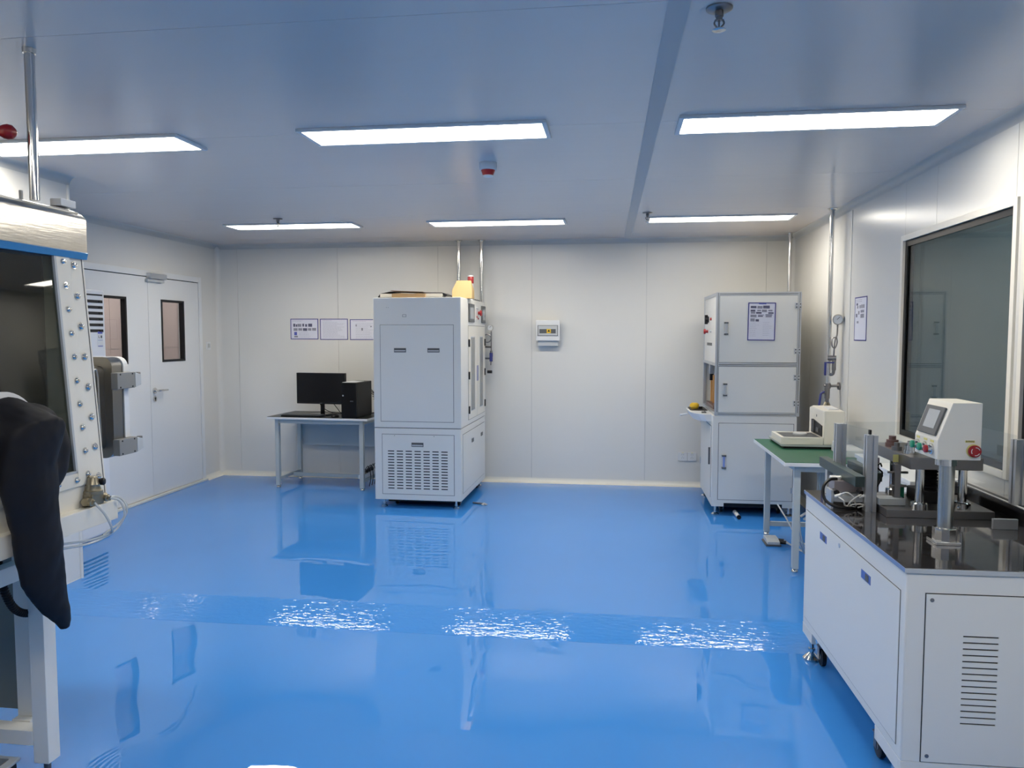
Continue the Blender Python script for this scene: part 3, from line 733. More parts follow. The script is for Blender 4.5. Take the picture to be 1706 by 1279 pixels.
# things on top of it
t = thing('document_binder', (-1.95, 6.85, 1.95), 'black folder with white page edges lying on the vented cabinet', 'folder')
Z = 1.9495
B('page_block', -2.110, -1.535, 6.743, 7.02, Z + 0.0055, Z + 0.036, mat('cream_pages', (0.85, 0.80, 0.70), 0.7), t, 0.002)
g = bmesh.new(); box(g, -2.125, -1.52, 6.745, 7.04, Z, Z + 0.005)
prism(g, [(-2.135, Z + 0.005), (-2.11, Z + 0.038), (-2.02, Z + 0.056), (-1.99, Z + 0.056), (-2.04, Z + 0.046), (-2.10, Z + 0.034), (-2.12, Z + 0.005)], 'y', 6.75, 7.03)
prism(g, [(-1.52, Z + 0.005), (-1.54, Z + 0.036), (-1.75, Z + 0.042), (-1.75, Z + 0.047), (-1.54, Z + 0.044), (-1.49, Z + 0.022), (-1.52, Z + 0.0)], 'y', 6.75, 7.03)
obj('cover', g, M_black, t, 0.001)
t = thing('cardboard_piece', (-1.8, 6.73, 1.95), 'flattened torn brown cardboard leaning on the black folder', 'cardboard')
g = bmesh.new(); prism(g, [(-1.995, Z), (-1.69, Z), (-1.685, Z + 0.034), (-1.76, Z + 0.038), (-1.80, Z + 0.034), (-1.9, Z + 0.039), (-1.995, Z + 0.036)], 'y', 6.722, 6.742); obj('front_flap', g, M_card, t, 0.001)
g = bmesh.new(); prism(g, [(-2.02, Z + 0.062), (-2.0, Z + 0.058), (-1.82, Z + 0.052), (-1.72, Z + 0.050), (-1.72, Z + 0.053), (-1.84, Z + 0.057), (-2.0, Z + 0.066)], 'y', 6.74, 7.0); obj('top_flap', g, mat('worn_cardboard', (0.30, 0.20, 0.13), 0.8), t, 0.0005)
t = thing('yellow_carton', (-1.42, 7.0, 1.95), 'yellow card carton with folded top beside the red beacon', 'carton')
g = bmesh.new(); prism(g, [(-1.470, Z), (-1.285, Z), (-1.285, Z + 0.075), (-1.305, Z + 0.165), (-1.435, Z + 0.165), (-1.470, Z + 0.075)], 'y', 6.94, 7.06)
for v in g.verts:
    if v.co.z > Z + 0.16: v.co.y = 7.0 + (v.co.y - 7.0) * 0.15
bmesh.ops.transform(g, matrix=Matrix.Translation((-1.4, 7, 0)) @ Matrix.Rotation(0.0, 4, 'Z') @ Matrix.Translation((1.4, -7, 0)), verts=g.verts[:])
bmesh.ops.translate(g, verts=g.verts[:], vec=(-0.02, 0, 0)); obj('carton_body', g, M_yel, t, 0.001)
t = thing('yellow_sheet', (-1.5, 6.98, 1.95), 'flat pale yellow paper sheet under the yellow carton edge', 'paper')
g = bmesh.new(); prism(g, [(-1.62, Z), (-1.50, Z), (-1.50, Z + 0.012), (-1.55, Z + 0.03), (-1.60, Z + 0.040), (-1.62, Z + 0.036)], 'y', 7.07, 7.22); obj('sheet', g, M_yel, t, 0.001)

# ------------------------------------------------------------------ aluminium framed cabinet (right back)
AX0, AX1, AY0, AY1 = 0.846, 1.545, 6.75, 7.66
RC = thing('test_cabinet', (AX0, AY0, F), 'aluminium-framed cabinet with three handled doors and a side tray', 'cabinet')
zt, zs = 1.978, 0.925
pr = 0.028
# upper frame
g = bmesh.new()
for x in (AX0, AX1 - pr):
    for y in (AY0, AY1 - pr): box(g, x, x + pr, y, y + pr, zs, zt)
for z in (zs, 1.349, zt - pr):
    for y in (AY0, AY1 - pr): box(g, AX0 + pr, AX1 - pr, y, y + pr, z, z + pr)
    for x in (AX0, AX1 - pr): box(g, x, x + pr, AY0 + pr, AY1 - pr, z, z + pr)
obj('profile_frame', g, M_alu, RC, 0.002)
g = bmesh.new()
for x in (AX0 + 0.006, ):
    for a in (0.012,): box(g, x + a - 0.002, x + a + 0.002, AY0 - 0.0006, AY0 + 0.002, zs + 0.03, zt - 0.005)
box(g, AX1 - 0.016, AX1 - 0.012, AY0 - 0.0006, AY0 + 0.002, zs + 0.03, zt - 0.005)
for z in (zs + 0.013, 1.349 + 0.013, zt - 0.015): box(g, AX0 + pr, AX1 - pr, AY0 - 0.0006, AY0 + 0.002, z - 0.002, z + 0.002)
obj('profile_groove', g, M_gasket, RC)
# panels of upper body
B('top_panel', AX0 + 0.004, AX1 - 0.004, AY0 + 0.004, AY1 - 0.004, zt - 0.004, zt + 0.001, M_white, RC, 0)
B('right_panel', AX1 - 0.012, AX1 - 0.008, AY0 + pr, AY1 - pr, zs + pr, zt - pr, M_white, RC, 0)
B('back_panel', AX0 + pr, AX1 - pr, AY1 - 0.012, AY1 - 0.008, zs + pr, zt - pr, M_white, RC, 0)
B('control_panel', AX0 + 0.006, AX0 + 0.012, AY0 + pr, AY1 - pr, 1.349 + pr, zt - pr, M_white, RC, 0.001)
B('inner_shelf', AX0 + 0.01, AX1 - 0.012, AY0 + pr, AY1 - pr, 1.35, 1.372, M_white, RC, 0)
B('inner_partition', AX0 + 0.34, AX0 + 0.35, AY0 + pr, AY1 - pr, zs + pr, 1.35, M_lgrey, RC, 0)
for nm, a, b, z0, z1 in (('upper_door', AX0 + 0.030, AX1 - 0.030, 1.382, 1.948), ('middle_door', AX0 + 0.030, AX1 - 0.030, 0.955, 1.345)):
    d = slab(nm, RC, '-y', AY0 + 0.004, a, b, z0, z1, M_white)
    hz = 1.671 if nm == 'upper_door' else 1.148
    h = bmesh.new()
    fbox(h, '-y', AY0, 0.921, 0.939, hz - 0.052, hz + 0.052, 0.022, 0.030)
    obj('handle', h, M_alu, d, 0.002)
    for s in (-1, 1):
        h = bmesh.new(); fbox(h, '-y', AY0, 0.914, 0.946, hz + s * 0.048 - 0.006, hz + s * 0.048 + 0.006, 0.0, 0.031); obj('handle_mount', h, M_dgrey, d, 0.001)
    for z in ((1.862, 1.479) if nm == 'upper_door' else (1.255, 1.036)):
        for s in (-1, 1):
            h = bmesh.new(); fbox(h, '-y', AY0, AX1 - 0.027 + s * 0.014 - 0.012, AX1 - 0.027 + s * 0.014 + 0.012, z - 0.024, z + 0.024, 0.0, 0.010); ho = obj('hinge', h, M_alu, d if s < 0 else RC, 0.002)
            for q in (-1, 1):
                h = bmesh.new(); cyl(h, (AX1 - 0.027 + s * 0.015, AY0 - 0.0095, z + q * 0.013), (AX1 - 0.027 + s * 0.015, AY0 - 0.0115, z + q * 0.013), 0.005, 10); obj('hinge_screw', h, M_dark, ho) if s > 0 else obj('hinge_screw', h, M_dark, RC)
B('lower_body', AX0 - 0.012, AX1 - 0.016, AY0 + 0.002, AY1, 0.165, zs - 0.001, M_white, RC, 0.004)
g = bmesh.new(); box(g, AX0 - 0.012, AX0 + 0.09, AY0 + 0.002, AY0 + 0.02, 0.135, 0.1655); obj('plinth', g, M_white, RC, 0.001)
B('plinth', AX1 - 0.12, AX1 - 0.016, AY0 + 0.002, AY0 + 0.02, 0.135, 0.1655, M_white, RC, 0.001); B('plinth', AX0 - 0.012, AX0 + 0.006, AY0 + 0.0205, AY1, 0.135, 0.1655, M_white, RC, 0.001)
d = slab('lower_door', RC, '-y', AY0 + 0.002, 0.886, 1.503, 0.197, 0.858, M_white)
h = bmesh.new(); fbox(h, '-y', AY0, 0.920, 0.938, 0.477, 0.577, 0.020, 0.028); obj('handle', h, mat('blue_tinted_handle', (0.25, 0.32, 0.62), 0.3), d, 0.002)
for s in (-1, 1):
    h = bmesh.new(); fbox(h, '-y', AY0, 0.912, 0.948, 0.527 + s * 0.052 - 0.006, 0.527 + s * 0.052 + 0.006, 0, 0.030); obj('handle_mount', h, M_dgrey, d, 0.001)
for z in (0.29, 0.76):
    h = bmesh.new(); fbox(h, '-y', AY0, 1.488, 1.512, z - 0.024, z + 0.024, 0.0, 0.010); obj('hinge', h, M_alu, d, 0.002)
d = slab('side_door', RC, '-x', AX0 - 0.012, 6.84, 7.60, 0.20, 0.82, M_white)
h = bmesh.new(); fbox(h, '-x', AX0 - 0.012, 6.875, 6.895, 0.48, 0.63, 0.004, 0.018); obj('handle', h, M_dgrey, d, 0.002)
for z in (0.40, 0.80):
    h = bmesh.new(); fbox(h, '-x', AX0 - 0.012, 7.60, 7.63, z - 0.03, z + 0.03, 0, 0.012); obj('hinge', h, M_alu, d, 0.002)
# side face controls
px = AX0 + 0.006
h = bmesh.new(); lathe(h, (px, 7.33, 1.758), (-1, 0, 0), [(0, 0.030), (0.008, 0.030), (0.010, 0.018), (0.030, 0.018)]); o = obj('rotary_switch', h, M_black, RC)
h = bmesh.new(); box(h, px - 0.036, px - 0.008, 7.324, 7.336, 1.715, 1.80); obj('switch_lever', h, M_black, o)
h = bmesh.new(); lathe(h, (px, 7.12, 1.758), (-1, 0, 0), [(0, 0.012), (0.012, 0.012)]); obj('push_button', h, M_red, RC)
h = bmesh.new(); lathe(h, (px, 7.36, 1.648), (-1, 0, 0), [(0, 0.014), (0.022, 0.014), (0.024, 0.024), (0.038, 0.024), (0.041, 0.018)]); obj('emergency_stop', h, M_red, RC)
h = bmesh.new(); cyl(h, (px, 7.12, 1.65), (px - 0.014, 7.12, 1.65), 0.011, 12); obj('push_button', h, M_lgrey, RC)
h = bmesh.new(); box(h, px - 0.003, px, 7.05, 7.40, 1.52, 1.545); obj('label_strip', h, M_gasket, RC)
# inside the opening
for yk in (7.46, 7.30):
    B('guide_rail', AX0 + 0.05, AX0 + 0.068, yk, yk + 0.018, 0.985, 1.245, M_orange, RC, 0.003)
B('press_cylinder', AX0 + 0.03, AX0 + 0.075, 7.40, 7.46, 1.25, 1.348, M_alu, RC, 0.006)
B('press_head', AX0 + 0.035, AX0 + 0.07, 7.40, 7.44, 1.19, 1.25, M_black, RC, 0.004)
B('rail_mount', AX0 + 0.02, AX0 + 0.16, 7.0, 7.55, 0.955, 0.985, M_bronze, RC, 0.003)
h = bmesh.new(); box(h, AX0 + 0.33, AX0 + 0.345, 7.06, 7.075, 1.12, 1.26); box(h, AX0 + 0.318, AX0 + 0.335, 7.05, 7.085, 1.25, 1.265); box(h, AX0 + 0.318, AX0 + 0.335, 7.05, 7.085, 1.11, 1.125); obj('inner_handle', h, M_dgrey, RC, 0.002)
# tray
h = bmesh.new(); x0 = 0.665
pl = [(AX0 - 0.001, 6.87), (0.765, 6.87), (0.725, 6.89), (0.69, 6.95), (x0, 7.06), (x0, 7.44), (0.69, 7.52), (AX0 - 0.001, 7.52)]
prism(h, pl, 'z', 0.860, 0.925)
for v in h.verts:
    if v.co.z < 0.9 and v.co.x < 0.80: v.co.x += 0.035; 
B('under_shadow_block', AX0 + 0.02, AX1 - 0.05, AY0 + 0.10, AY1 - 0.05, 0.11, 0.165, M_dark, RC, 0)  # shade below this cabinet, put in as a dark block
tr = obj('side_tray', h, M_edge, RC, 0.006)
h = bmesh.new(); prism(h, [(AX0 - 0.01, 7.16), (0.70, 7.16), (0.685, 7.20), (0.685, 7.46), (0.71, 7.495), (AX0 - 0.01, 7.495)], 'z', 0.925, 0.930); obj('tray_mat', h, M_black, tr)
h = bmesh.new(); box(h, 0.76, 0.80, 6.94, 6.975, 0.925, 0.938); box(h, 0.785, 0.79, 6.95, 6.99, 0.938, 0.944); obj('tray_latch', h, M_dgrey, tr, 0.002)
h = bmesh.new(); cyl(h, (0.668, 7.30, 0.88), (0.60, 7.28, 0.872), 0.010, 10); obj('tray_spigot', h, M_edge, tr)
for (x, y) in ((AX0 + 0.025, AY0 + 0.05), (AX1 - 0.06, AY0 + 0.05), (AX0 + 0.025, AY1 - 0.08), (AX1 - 0.06, AY1 - 0.08)): leveller(RC, x, y, F, 0.165, 0.034)
for (x, y) in ((AX0 + 0.09, AY0 + 0.16), (AX1 - 0.12, AY0 + 0.16), (AX0 + 0.005 + 0.03, AY1 - 0.14), (AX1 - 0.12, AY1 - 0.18)): caster(RC, x, y, F, 0.036)
t = thing('press_button', (0.74, 7.33, 0.93), 'round yellow control button on the side tray of the aluminium-framed cabinet', 'button')
h = bmesh.new(); lathe(h, (0.735, 7.33, 0.9305), (0, 0, 1), [(0, 0.034), (0.014, 0.034), (0.016, 0.045), (0.04, 0.042), (0.052, 0.025)]); obj('button_head', h, M_yel2, t)
h = bmesh.new(); cyl(h, (0.79, 7.31, 0.9305), (0.79, 7.31, 0.95), 0.018, 14); obj('button_base', h, M_black, t)
poster('cabinet_poster', M_at(1.2215, AY0 + 0.0, 1.729, '-y') @ Matrix.Rotation(-0.012, 4, 'Z'), 0.226, 0.320, 'blue-framed instruction sheet with many pictures on the aluminium-framed cabinet door',
       {'p': [(.09, .30, .09, .15), (.54, .78, .08, .155), (.09, .26, .19, .24), (.29, .49, .25, .295), (.73, .92, .255, .295), (.36, .58, .32, .335), (.36, .54, .345, .375), (.63, .88, .31, .335), (.28, .40, .44, .50)],
        'q': [(.33, .52, .09, .16), (.10, .26, .25, .295), (.50, .68, .185, .25), (.09, .31, .32, .39), (.64, .86, .345, .385), (.09, .25, .42, .50), (.33, .47, .19, .23), (.73, .88, .19, .23)],
        'b': [(.38, .65, .025, .045)], 'l': lines(.08, .42, .54, .88, 8, .006) + lines(.55, .9, .52, .86, 8, .006)})
for c in bpy.data.objects:
    if c.name.startswith('cabinet_poster'): c.location.y -= 0.0015

# small things on the floor near them
t = thing('pipe_end', (1.045, 6.63, F), 'short white tube with black end on the floor under the aluminium-framed cabinet', 'tube')
g = bmesh.new(); cyl(g, (1.042, 6.83, F + 0.018), (1.048, 6.64, F + 0.018), 0.017, 16); obj('tube_body', g, M_edge, t)
g = bmesh.new(); cyl(g, (1.048, 6.641, F + 0.018), (1.0485, 6.625, F + 0.018), 0.0175, 16); obj('end_cap', g, M_black, t)
t = thing('metal_fitting', (-1.21, 6.88, F), 'small shiny metal fitting lying on the floor right of the vented cabinet', 'fitting')
g = bmesh.new(); lathe(g, (-1.185, 6.875, F), (0, 0, 1), [(0, 0.030), (0.008, 0.030), (0.016, 0.018), (0.022, 0.01)]); obj('disc', g, M_chrome, t)
g = bmesh.new(); cyl(g, (-1.20, 6.90, F + 0.009), (-1.30, 6.93, F + 0.009), 0.008, 10); obj('stem', g, M_dsteel, t)

# ------------------------------------------------------------------ computer desk
def frame_table(name, label, x0, x1, y0, y1, z1, ztop_m, thick, edge, leg_inset, legm, rot=0.0, back_panel=True, side=True):
    t = thing(name, (x0, y0, F), label, 'table')
    B('tabletop', x0, x1, y0, y1, z1 - thick, z1 - 0.0035, edge, t, 0.003)
    B('top_mat', x0 + 0.003, x1 - 0.003, y0 + 0.003, y1 - 0.003, z1 - 0.004, z1, ztop_m, t, 0.0008)
    lw = 0.042; li = leg_inset; zl = z1 - thick
    for (x, y) in ((x0 + li[0], y0 + li[1]), (x1 - li[0], y0 + li[1]), (x0 + li[0], y1 - li[1]), (x1 - li[0], y1 - li[1])):
        g = bmesh.new(); box(g, x - lw / 2, x + lw / 2, y - lw / 2, y + lw / 2, F + 0.028, zl); lg = obj('leg', g, legm, t, 0.004)
        g = bmesh.new(); lathe(g, (x, y, F), (0, 0, 1), [(0, 0.020), (0.008, 0.022), (0.018, 0.020), (0.03, 0.009)], 16); obj('foot_pad', g, M_chrome, lg)
    for nm, (a, b, c, d, e, f) in {'apron_front': (x0 + li[0] + lw / 2, x1 - li[0] - lw / 2, y0 + li[1] - 0.015, y0 + li[1] + 0.015, zl - 0.045, zl),
                                   'apron_back': (x0 + li[0] + lw / 2, x1 - li[0] - lw / 2, y1 - li[1] - 0.015, y1 - li[1] + 0.015, zl - 0.045, zl),
                                   'apron_left': (x0 + li[0] - 0.015, x0 + li[0] + 0.015, y0 + li[1] + lw / 2, y1 - li[1] - lw / 2, zl - 0.045, zl),
                                   'apron_right': (x1 - li[0] - 0.015, x1 - li[0] + 0.015, y0 + li[1] + lw / 2, y1 - li[1] - lw / 2, zl - 0.045, zl),
                                   'stretcher_left': (x0 + li[0] - 0.012, x0 + li[0] + 0.012, y0 + li[1] + lw / 2, y1 - li[1] - lw / 2, 0.135, 0.165),
                                   'stretcher_right': (x1 - li[0] - 0.012, x1 - li[0] + 0.012, y0 + li[1] + lw / 2, y1 - li[1] - lw / 2, 0.135, 0.165)}.items():
        if nm == 'stretcher_left' and not side: continue
        B(nm, a, b, c, d, e, f, legm, t, 0.002)
    ym = y0 + li[1] + (0.6 if side else 1.0) * (y1 - y0 - 2 * li[1])
    B('stretcher_cross', x0 + li[0] + 0.022, x1 - li[0] - 0.022, ym - 0.012, ym + 0.012, 0.13, 0.165, legm, t, 0.002)
    if back_panel: B('back_panel', x0 + li[0], x1 - li[0], y1 - li[1] + 0.018, y1 - li[1] + 0.024, 0.43, zl - 0.046, M_blue if False else M_grey, t, 0.001)
    return t
DZ = 0.790
DT = frame_table('computer_desk', 'grey metal computer desk with black top and white edge', -3.50, -2.42, 7.345, 7.955, DZ, M_desk, 0.025, M_edge, (0.085, 0.065), M_grey)
DROT = math.radians(-3.6)
def about(x, y, ang):
    return Matrix.Translation((x, y, 0)) @ Matrix.Rotation(ang, 4, 'Z') @ Matrix.Translation((-x, -y, 0))
MD = about(-3.50, 7.345, DROT)
DT.matrix_world = MD @ DT.matrix_world
DESKED = []
t = thing('monitor', (-3.02, 7.60, DZ), 'black flat computer monitor on the desk', 'monitor'); DESKED.append(t); MON = t
g = bmesh.new(); box(g, -0.275, 0.275, -0.015, 0.020, 0.115, 0.435); MM = Matrix.Translation((-3.02, 7.60, DZ)) @ Matrix.Rotation(math.radians(-3), 4, 'Z')
def mpart(nm, g, m, par, bev=0.003):
    bmesh.ops.transform(g, matrix=MM, verts=g.verts[:]); return obj(nm, g, m, par, bev)
sc_ = mpart('display_housing', g, M_black, t, 0.005)
g = bmesh.new(); box(g, -0.265, 0.265, -0.0165, -0.0145, 0.135, 0.425); mpart('screen', g, M_blackg, t, 0.0005)
g = bmesh.new(); box(g, -0.012, 0.014, -0.0168, -0.015, 0.119, 0.127); mpart('badge', g, M_dgrey, sc_, 0.0005)
g = bmesh.new(); box(g, -0.020, 0.020, 0.012, 0.034, 0.012, 0.22); mpart('stand_neck', g, M_blackg, t)
g = bmesh.new(); prism(g, [(-0.11, -0.07), (0.11, -0.07), (0.12, -0.05), (0.12, 0.09), (0.10, 0.11), (-0.10, 0.11), (-0.12, 0.09), (-0.12, -0.05)], 'z', 0.0005, 0.014); mpart('stand_base', g, M_blackg, t)
t = thing('desktop_computer', (-2.62, 7.3, DZ), 'black tower computer standing at the right end of the desk', 'computer'); DESKED.append(t); PCT = t
B('case', -2.695, -2.535, 7.37, 7.76, DZ + 0.004, DZ + 0.352, M_black, t, 0.004)
B('front_bezel', -2.695, -2.535, 7.355, 7.371, DZ + 0.003, DZ + 0.354, M_blackg, t, 0.004)
g = bmesh.new(); cyl(g, (-2.675, 7.356, DZ + 0.225), (-2.675, 7.352, DZ + 0.225), 0.008, 16); obj('power_button', g, M_lgrey, t)
g = bmesh.new()
for k in range(3): box(g, -2.600 + k * 0.012, -2.593 + k * 0.012, 7.352, 7.356, DZ + 0.165, DZ + 0.175)
obj('ports', g, M_dgrey, t)
g = bmesh.new()
for (x, y) in ((-2.685, 7.38), (-2.545, 7.38), (-2.685, 7.74), (-2.545, 7.74)): cyl(g, (x, y, DZ), (x, y, DZ + 0.005), 0.010, 10)
obj('rubber_feet', g, M_matte, t)
t = thing('paper_sheet', (-2.62, 7.5, DZ + 0.354), 'white paper sheet lying on top of the tower computer', 'paper'); DESKED.append(t)
g = bmesh.new(); box(g, -2.69, -2.56, 7.38, 7.62, DZ + 0.3535, DZ + 0.356); obj('sheet', g, M_edge, t)
t = thing('keyboard', (-3.2, 7.45, DZ), 'black keyboard on the desk in front of the monitor', 'keyboard'); DESKED.append(t)
B('keyboard_base', -3.36, -2.93, 7.375, 7.505, DZ + 0.0005, DZ + 0.016, M_black, t, 0.004)
g = bmesh.new()
for r_ in range(5):
    for c in range(18): box(g, -3.35 + c * 0.0228, -3.35 + c * 0.0228 + 0.018, 7.385 + r_ * 0.023, 7.385 + r_ * 0.023 + 0.018, DZ + 0.016, DZ + 0.021)
o = obj('keys', g, M_dgrey, t); o['kind'] = 'stuff'
t = thing('computer_mouse', (-2.85, 7.44, DZ), 'black computer mouse right of the keyboard', 'mouse'); DESKED.append(t)
g = bmesh.new(); lathe(g, (-2.80, 7.41, DZ + 0.001), (0, 0, 1), [(0, 0.034), (0.008, 0.036), (0.02, 0.030), (0.028, 0.016), (0.030, 0.004)], 20)
for v in g.verts: v.co.y = 7.44 + (v.co.y - 7.41) * 1.5
obj('mouse_body', g, M_black, t)
t = PCT
g = bmesh.new()
for k in range(5):
    x = -2.535 + 0.012 * k
    tube(g, [(x - 0.03, 7.77, DZ + 0.28 - 0.03 * k), (x + 0.01, 7.84, DZ + 0.20 - 0.02 * k), (x + 0.03, 7.85, DZ + 0.10), (x + 0.02, 7.83, DZ + 0.03), (x - 0.02 * k, 7.80, DZ + 0.008)], 0.004, 6)
o = obj('cables', g, M_black, t); o['kind'] = 'stuff'
g = bmesh.new()
tube(g, [(-3.06, 7.63, DZ + 0.16), (-3.06, 7.66, DZ + 0.10), (-3.01, 7.70, DZ + 0.04), (-2.90, 7.70, DZ + 0.01), (-2.72, 7.72, DZ + 0.008)], 0.004, 6)
tube(g, [(-2.92, 7.66, DZ + 0.12), (-2.88, 7.68, DZ + 0.06), (-2.84, 7.70, DZ + 0.012), (-2.72, 7.74, DZ + 0.01)], 0.004, 6)
o = obj('cables', g, M_black, MON); o['kind'] = 'stuff'
t = thing('power_strip', (-2.47, 7.5, 0.17), 'white power strip full of black plugs beside the desk leg', 'power strip'); DESKED.append(t)
g = bmesh.new(); box(g, -2.560, -2.505, 7.44, 7.80, 0.167, 0.208); obj('strip_body', g, M_edge, t, 0.005)
for k in range(4):
    g = bmesh.new(); yk = 7.50 + k * 0.07; box(g, -2.550, -2.515, yk, yk + 0.042, 0.209, 0.240); pl_ = obj('plug', g, M_black, t, 0.005)
    g = bmesh.new(); tube(g, [(-2.53, yk + 0.02, 0.238), (-2.505, yk + 0.02, 0.27), (-2.49, yk + 0.03, 0.285), (-2.48, yk + 0.05, 0.24), (-2.475, yk + 0.06, 0.16), (-2.50, yk + 0.08, 0.07)], 0.004, 6); obj('cord', g, M_black, pl_)
for o in DESKED: o.matrix_world = MD @ o.matrix_world

# ------------------------------------------------------------------ green workbench with instrument
BZ = 0.80
WB = frame_table('workbench', 'grey metal workbench with dark green top and white edge', 1.085, 1.68, 5.09, 6.22, BZ, M_bench, 0.028, M_edge, (0.095, 0.085), M_grey, back_panel=False, side=False)
IX0, IX1, IY0, IY1 = 1.185, 1.62, 5.70, 6.18
MI = thing('measuring_instrument', (IX0, IY0, BZ), 'white L-shaped bench instrument with black opening on the green bench', 'instrument')
B('foot_plinth', IX0 + 0.02, IX1, IY0 + 0.015, IY1 - 0.02, BZ + 0.0005, BZ + 0.016, M_black, MI, 0.002)
B('lower_plate', IX0 + 0.004, IX1, IY0 + 0.004, IY1 - 0.01, BZ + 0.016, BZ + 0.032, M_grey, MI, 0.003)
g = bmesh.new(); x0, x1, y0, y1, z0, z1 = IX0, 1.475, IY0, 6.05, BZ + 0.032, BZ + 0.083
box(g, x0, x1, y0, y1, z0, z1 - 0.012); f = 0.025
box(g, x0, x0 + f, y0, y1, z1 - 0.012, z1); box(g, x0 + f, x1, y0, y0 + f, z1 - 0.012, z1); box(g, x0 + f, x1, y1 - f, y1, z1 - 0.012, z1)
obj('base_body', g, M_white2, MI, 0.002)
B('stage_plate', x0 + f + 0.002, x1 - 0.002, y0 + f + 0.002, y1 - f - 0.002, z1 - 0.012, z1 - 0.005, M_dgrey, MI, 0.001)
g = bmesh.new(); lathe(g, (1.36, 5.90, z1 - 0.005), (0, 0, 1), [(0, 0.05), (0.012, 0.05), (0.015, 0.045)], 28); obj('turntable', g, M_lgrey, MI)
g = bmesh.new(); prism(g, [(IY0, BZ + 0.032), (6.12, BZ + 0.032), (6.12, BZ + 0.268), (6.04, BZ + 0.285), (IY0, BZ + 0.275)], 'x', 1.476, IX1)
col = obj('column_body', g, M_white2, MI, 0.010)
g = bmesh.new(); prism(g, [(5.735, BZ + 0.088), (6.03, BZ + 0.088), (6.03, BZ + 0.185), (5.98, BZ + 0.19), (5.735, BZ + 0.165)], 'x', 1.470, 1.4765); op = obj('dark_opening', g, M_black, MI, 0.001)
g = bmesh.new(); box(g, 1.462, 1.470, 5.94, 5.965, BZ + 0.09, BZ + 0.18); box(g, 1.462, 1.470, 5.80, 5.86, BZ + 0.11, BZ + 0.14); obj('inner_rod', g, M_dgrey, op, 0.002)
g = bmesh.new(); box(g, 1.473, 1.477, 5.895, 5.90, BZ + 0.215, BZ + 0.232); obj('logo_mark', g, M_gasket, MI)
B('top_cap', 1.53, 1.60, 5.78, 5.95, BZ + 0.274, BZ + 0.285, M_edge, MI, 0.003)
t = thing('power_adapter', (1.55, 5.4, BZ), 'white box with small plug on the green bench beside the instrument', 'box')
B('adapter_body', 1.52, 1.66, 5.35, 5.66, BZ + 0.0005, BZ + 0.045, M_edge, t, 0.004)
B('plug_block', 1.515, 1.56, 5.58, 5.62, BZ + 0.045, BZ + 0.075, M_edge, t, 0.004)
t = thing('foot_pedal', (1.19, 5.97, F), 'grey metal foot pedal on the floor at the bench leg', 'pedal')
B('pedal_base', 1.115, 1.225, 5.80, 5.97, F + 0.0005, F + 0.014, M_dgrey, t, 0.003)
g = bmesh.new(); prism(g, [(5.80, F + 0.014), (5.965, F + 0.014), (5.965, F + 0.045), (5.87, F + 0.047), (5.80, F + 0.034)], 'x', 1.125, 1.215); obj('pedal_cover', g, M_lgrey, t, 0.004)
g = bmesh.new(); cyl(g, (1.216, 5.84, F + 0.026), (1.262, 5.82, F + 0.028), 0.014, 12); cyl(g, (1.216, 5.90, F + 0.026), (1.258, 5.88, F + 0.028), 0.012, 12); obj('hose_fittings', g, M_black, t)
for k in range(3):
    g = bmesh.new(); e = 0.012 * k
    tube(g, [(1.262, 5.82 + 0.03 * k, F + 0.028), (1.32, 5.74 - e, F + 0.012), (1.36, 5.62 - e, F + 0.012), (1.31 + e, 5.50, F + 0.05), (1.25 + e, 5.44, 0.25), (1.235 + e, 5.42 + e, 0.50), (1.24 + e, 5.45, 0.72)], 0.005, 6); obj('hose', g, M_tube, t)
g = bmesh.new(); tube(g, [(1.26, 6.14, 0.30), (1.30, 6.0, 0.22), (1.38, 5.9, F + 0.02), (1.50, 5.8, F + 0.012)], 0.006, 6); obj('hose', g, M_wtube, t)
t = WB
for k, pts in enumerate(([(1.45, 5.6, 0.77), (1.40, 5.5, 0.70), (1.37, 5.4, 0.55), (1.33, 5.3, 0.42)], [(1.52, 5.6, 0.77), (1.50, 5.5, 0.66), (1.44, 5.4, 0.52), (1.38, 5.3, 0.40)], [(1.60, 5.5, 0.70), (1.48, 5.4, 0.60), (1.34, 5.25, 0.50), (1.22, 5.22, 0.42)], [(1.62, 5.5, 0.66), (1.50, 5.4, 0.56), (1.36, 5.25, 0.47), (1.24, 5.22, 0.40)])):
    g = bmesh.new(); tube(g, pts, 0.008, 8); obj('cable', g, M_lgrey, t)

# ------------------------------------------------------------------ floor standing air conditioner
t = thing('air_conditioner', (-4.1, 5.3, F), 'tall white floor-standing air conditioner with black louvres by the door', 'air conditioner')
B('housing', -4.33, -3.925, 4.96, 5.50, F + 0.02, 1.962, M_acw, t, 0.014)
B('plinth', -4.31, -3.945, 4.98, 5.48, F, F + 0.02, M_lgrey, t, 0.002)
for k in range(7):
    z = 1.926 - k * 0.0445
    h_ = 0.012 if k == 0 else 0.022
    g = bmesh.new(); fbox(g, '+x', -3.925, 5.02, 5.475, z - h_, z, 0.0, 0.0015); lo = obj('louvre_slot', g, M_dark, t)
    if k:
        g = bmesh.new(); fbox(g, '+x', -3.925, 5.43, 5.468, z - 0.018, z - 0.004, 0.0015, 0.006); obj('vane', g, M_black, lo)
for k in range(9):
    z = 0.44 - k * 0.03
    g = bmesh.new(); fbox(g, '+x', -3.925, 5.02, 5.44, z - 0.013, z, 0.0, 0.0015); obj('intake_slot', g, M_dark, t)
g = bmesh.new(); fbox(g, '+x', -3.925, 5.405, 5.465, 1.525, 1.645, 0.0, 0.0015); o = obj('energy_label', g, M_edge, t)
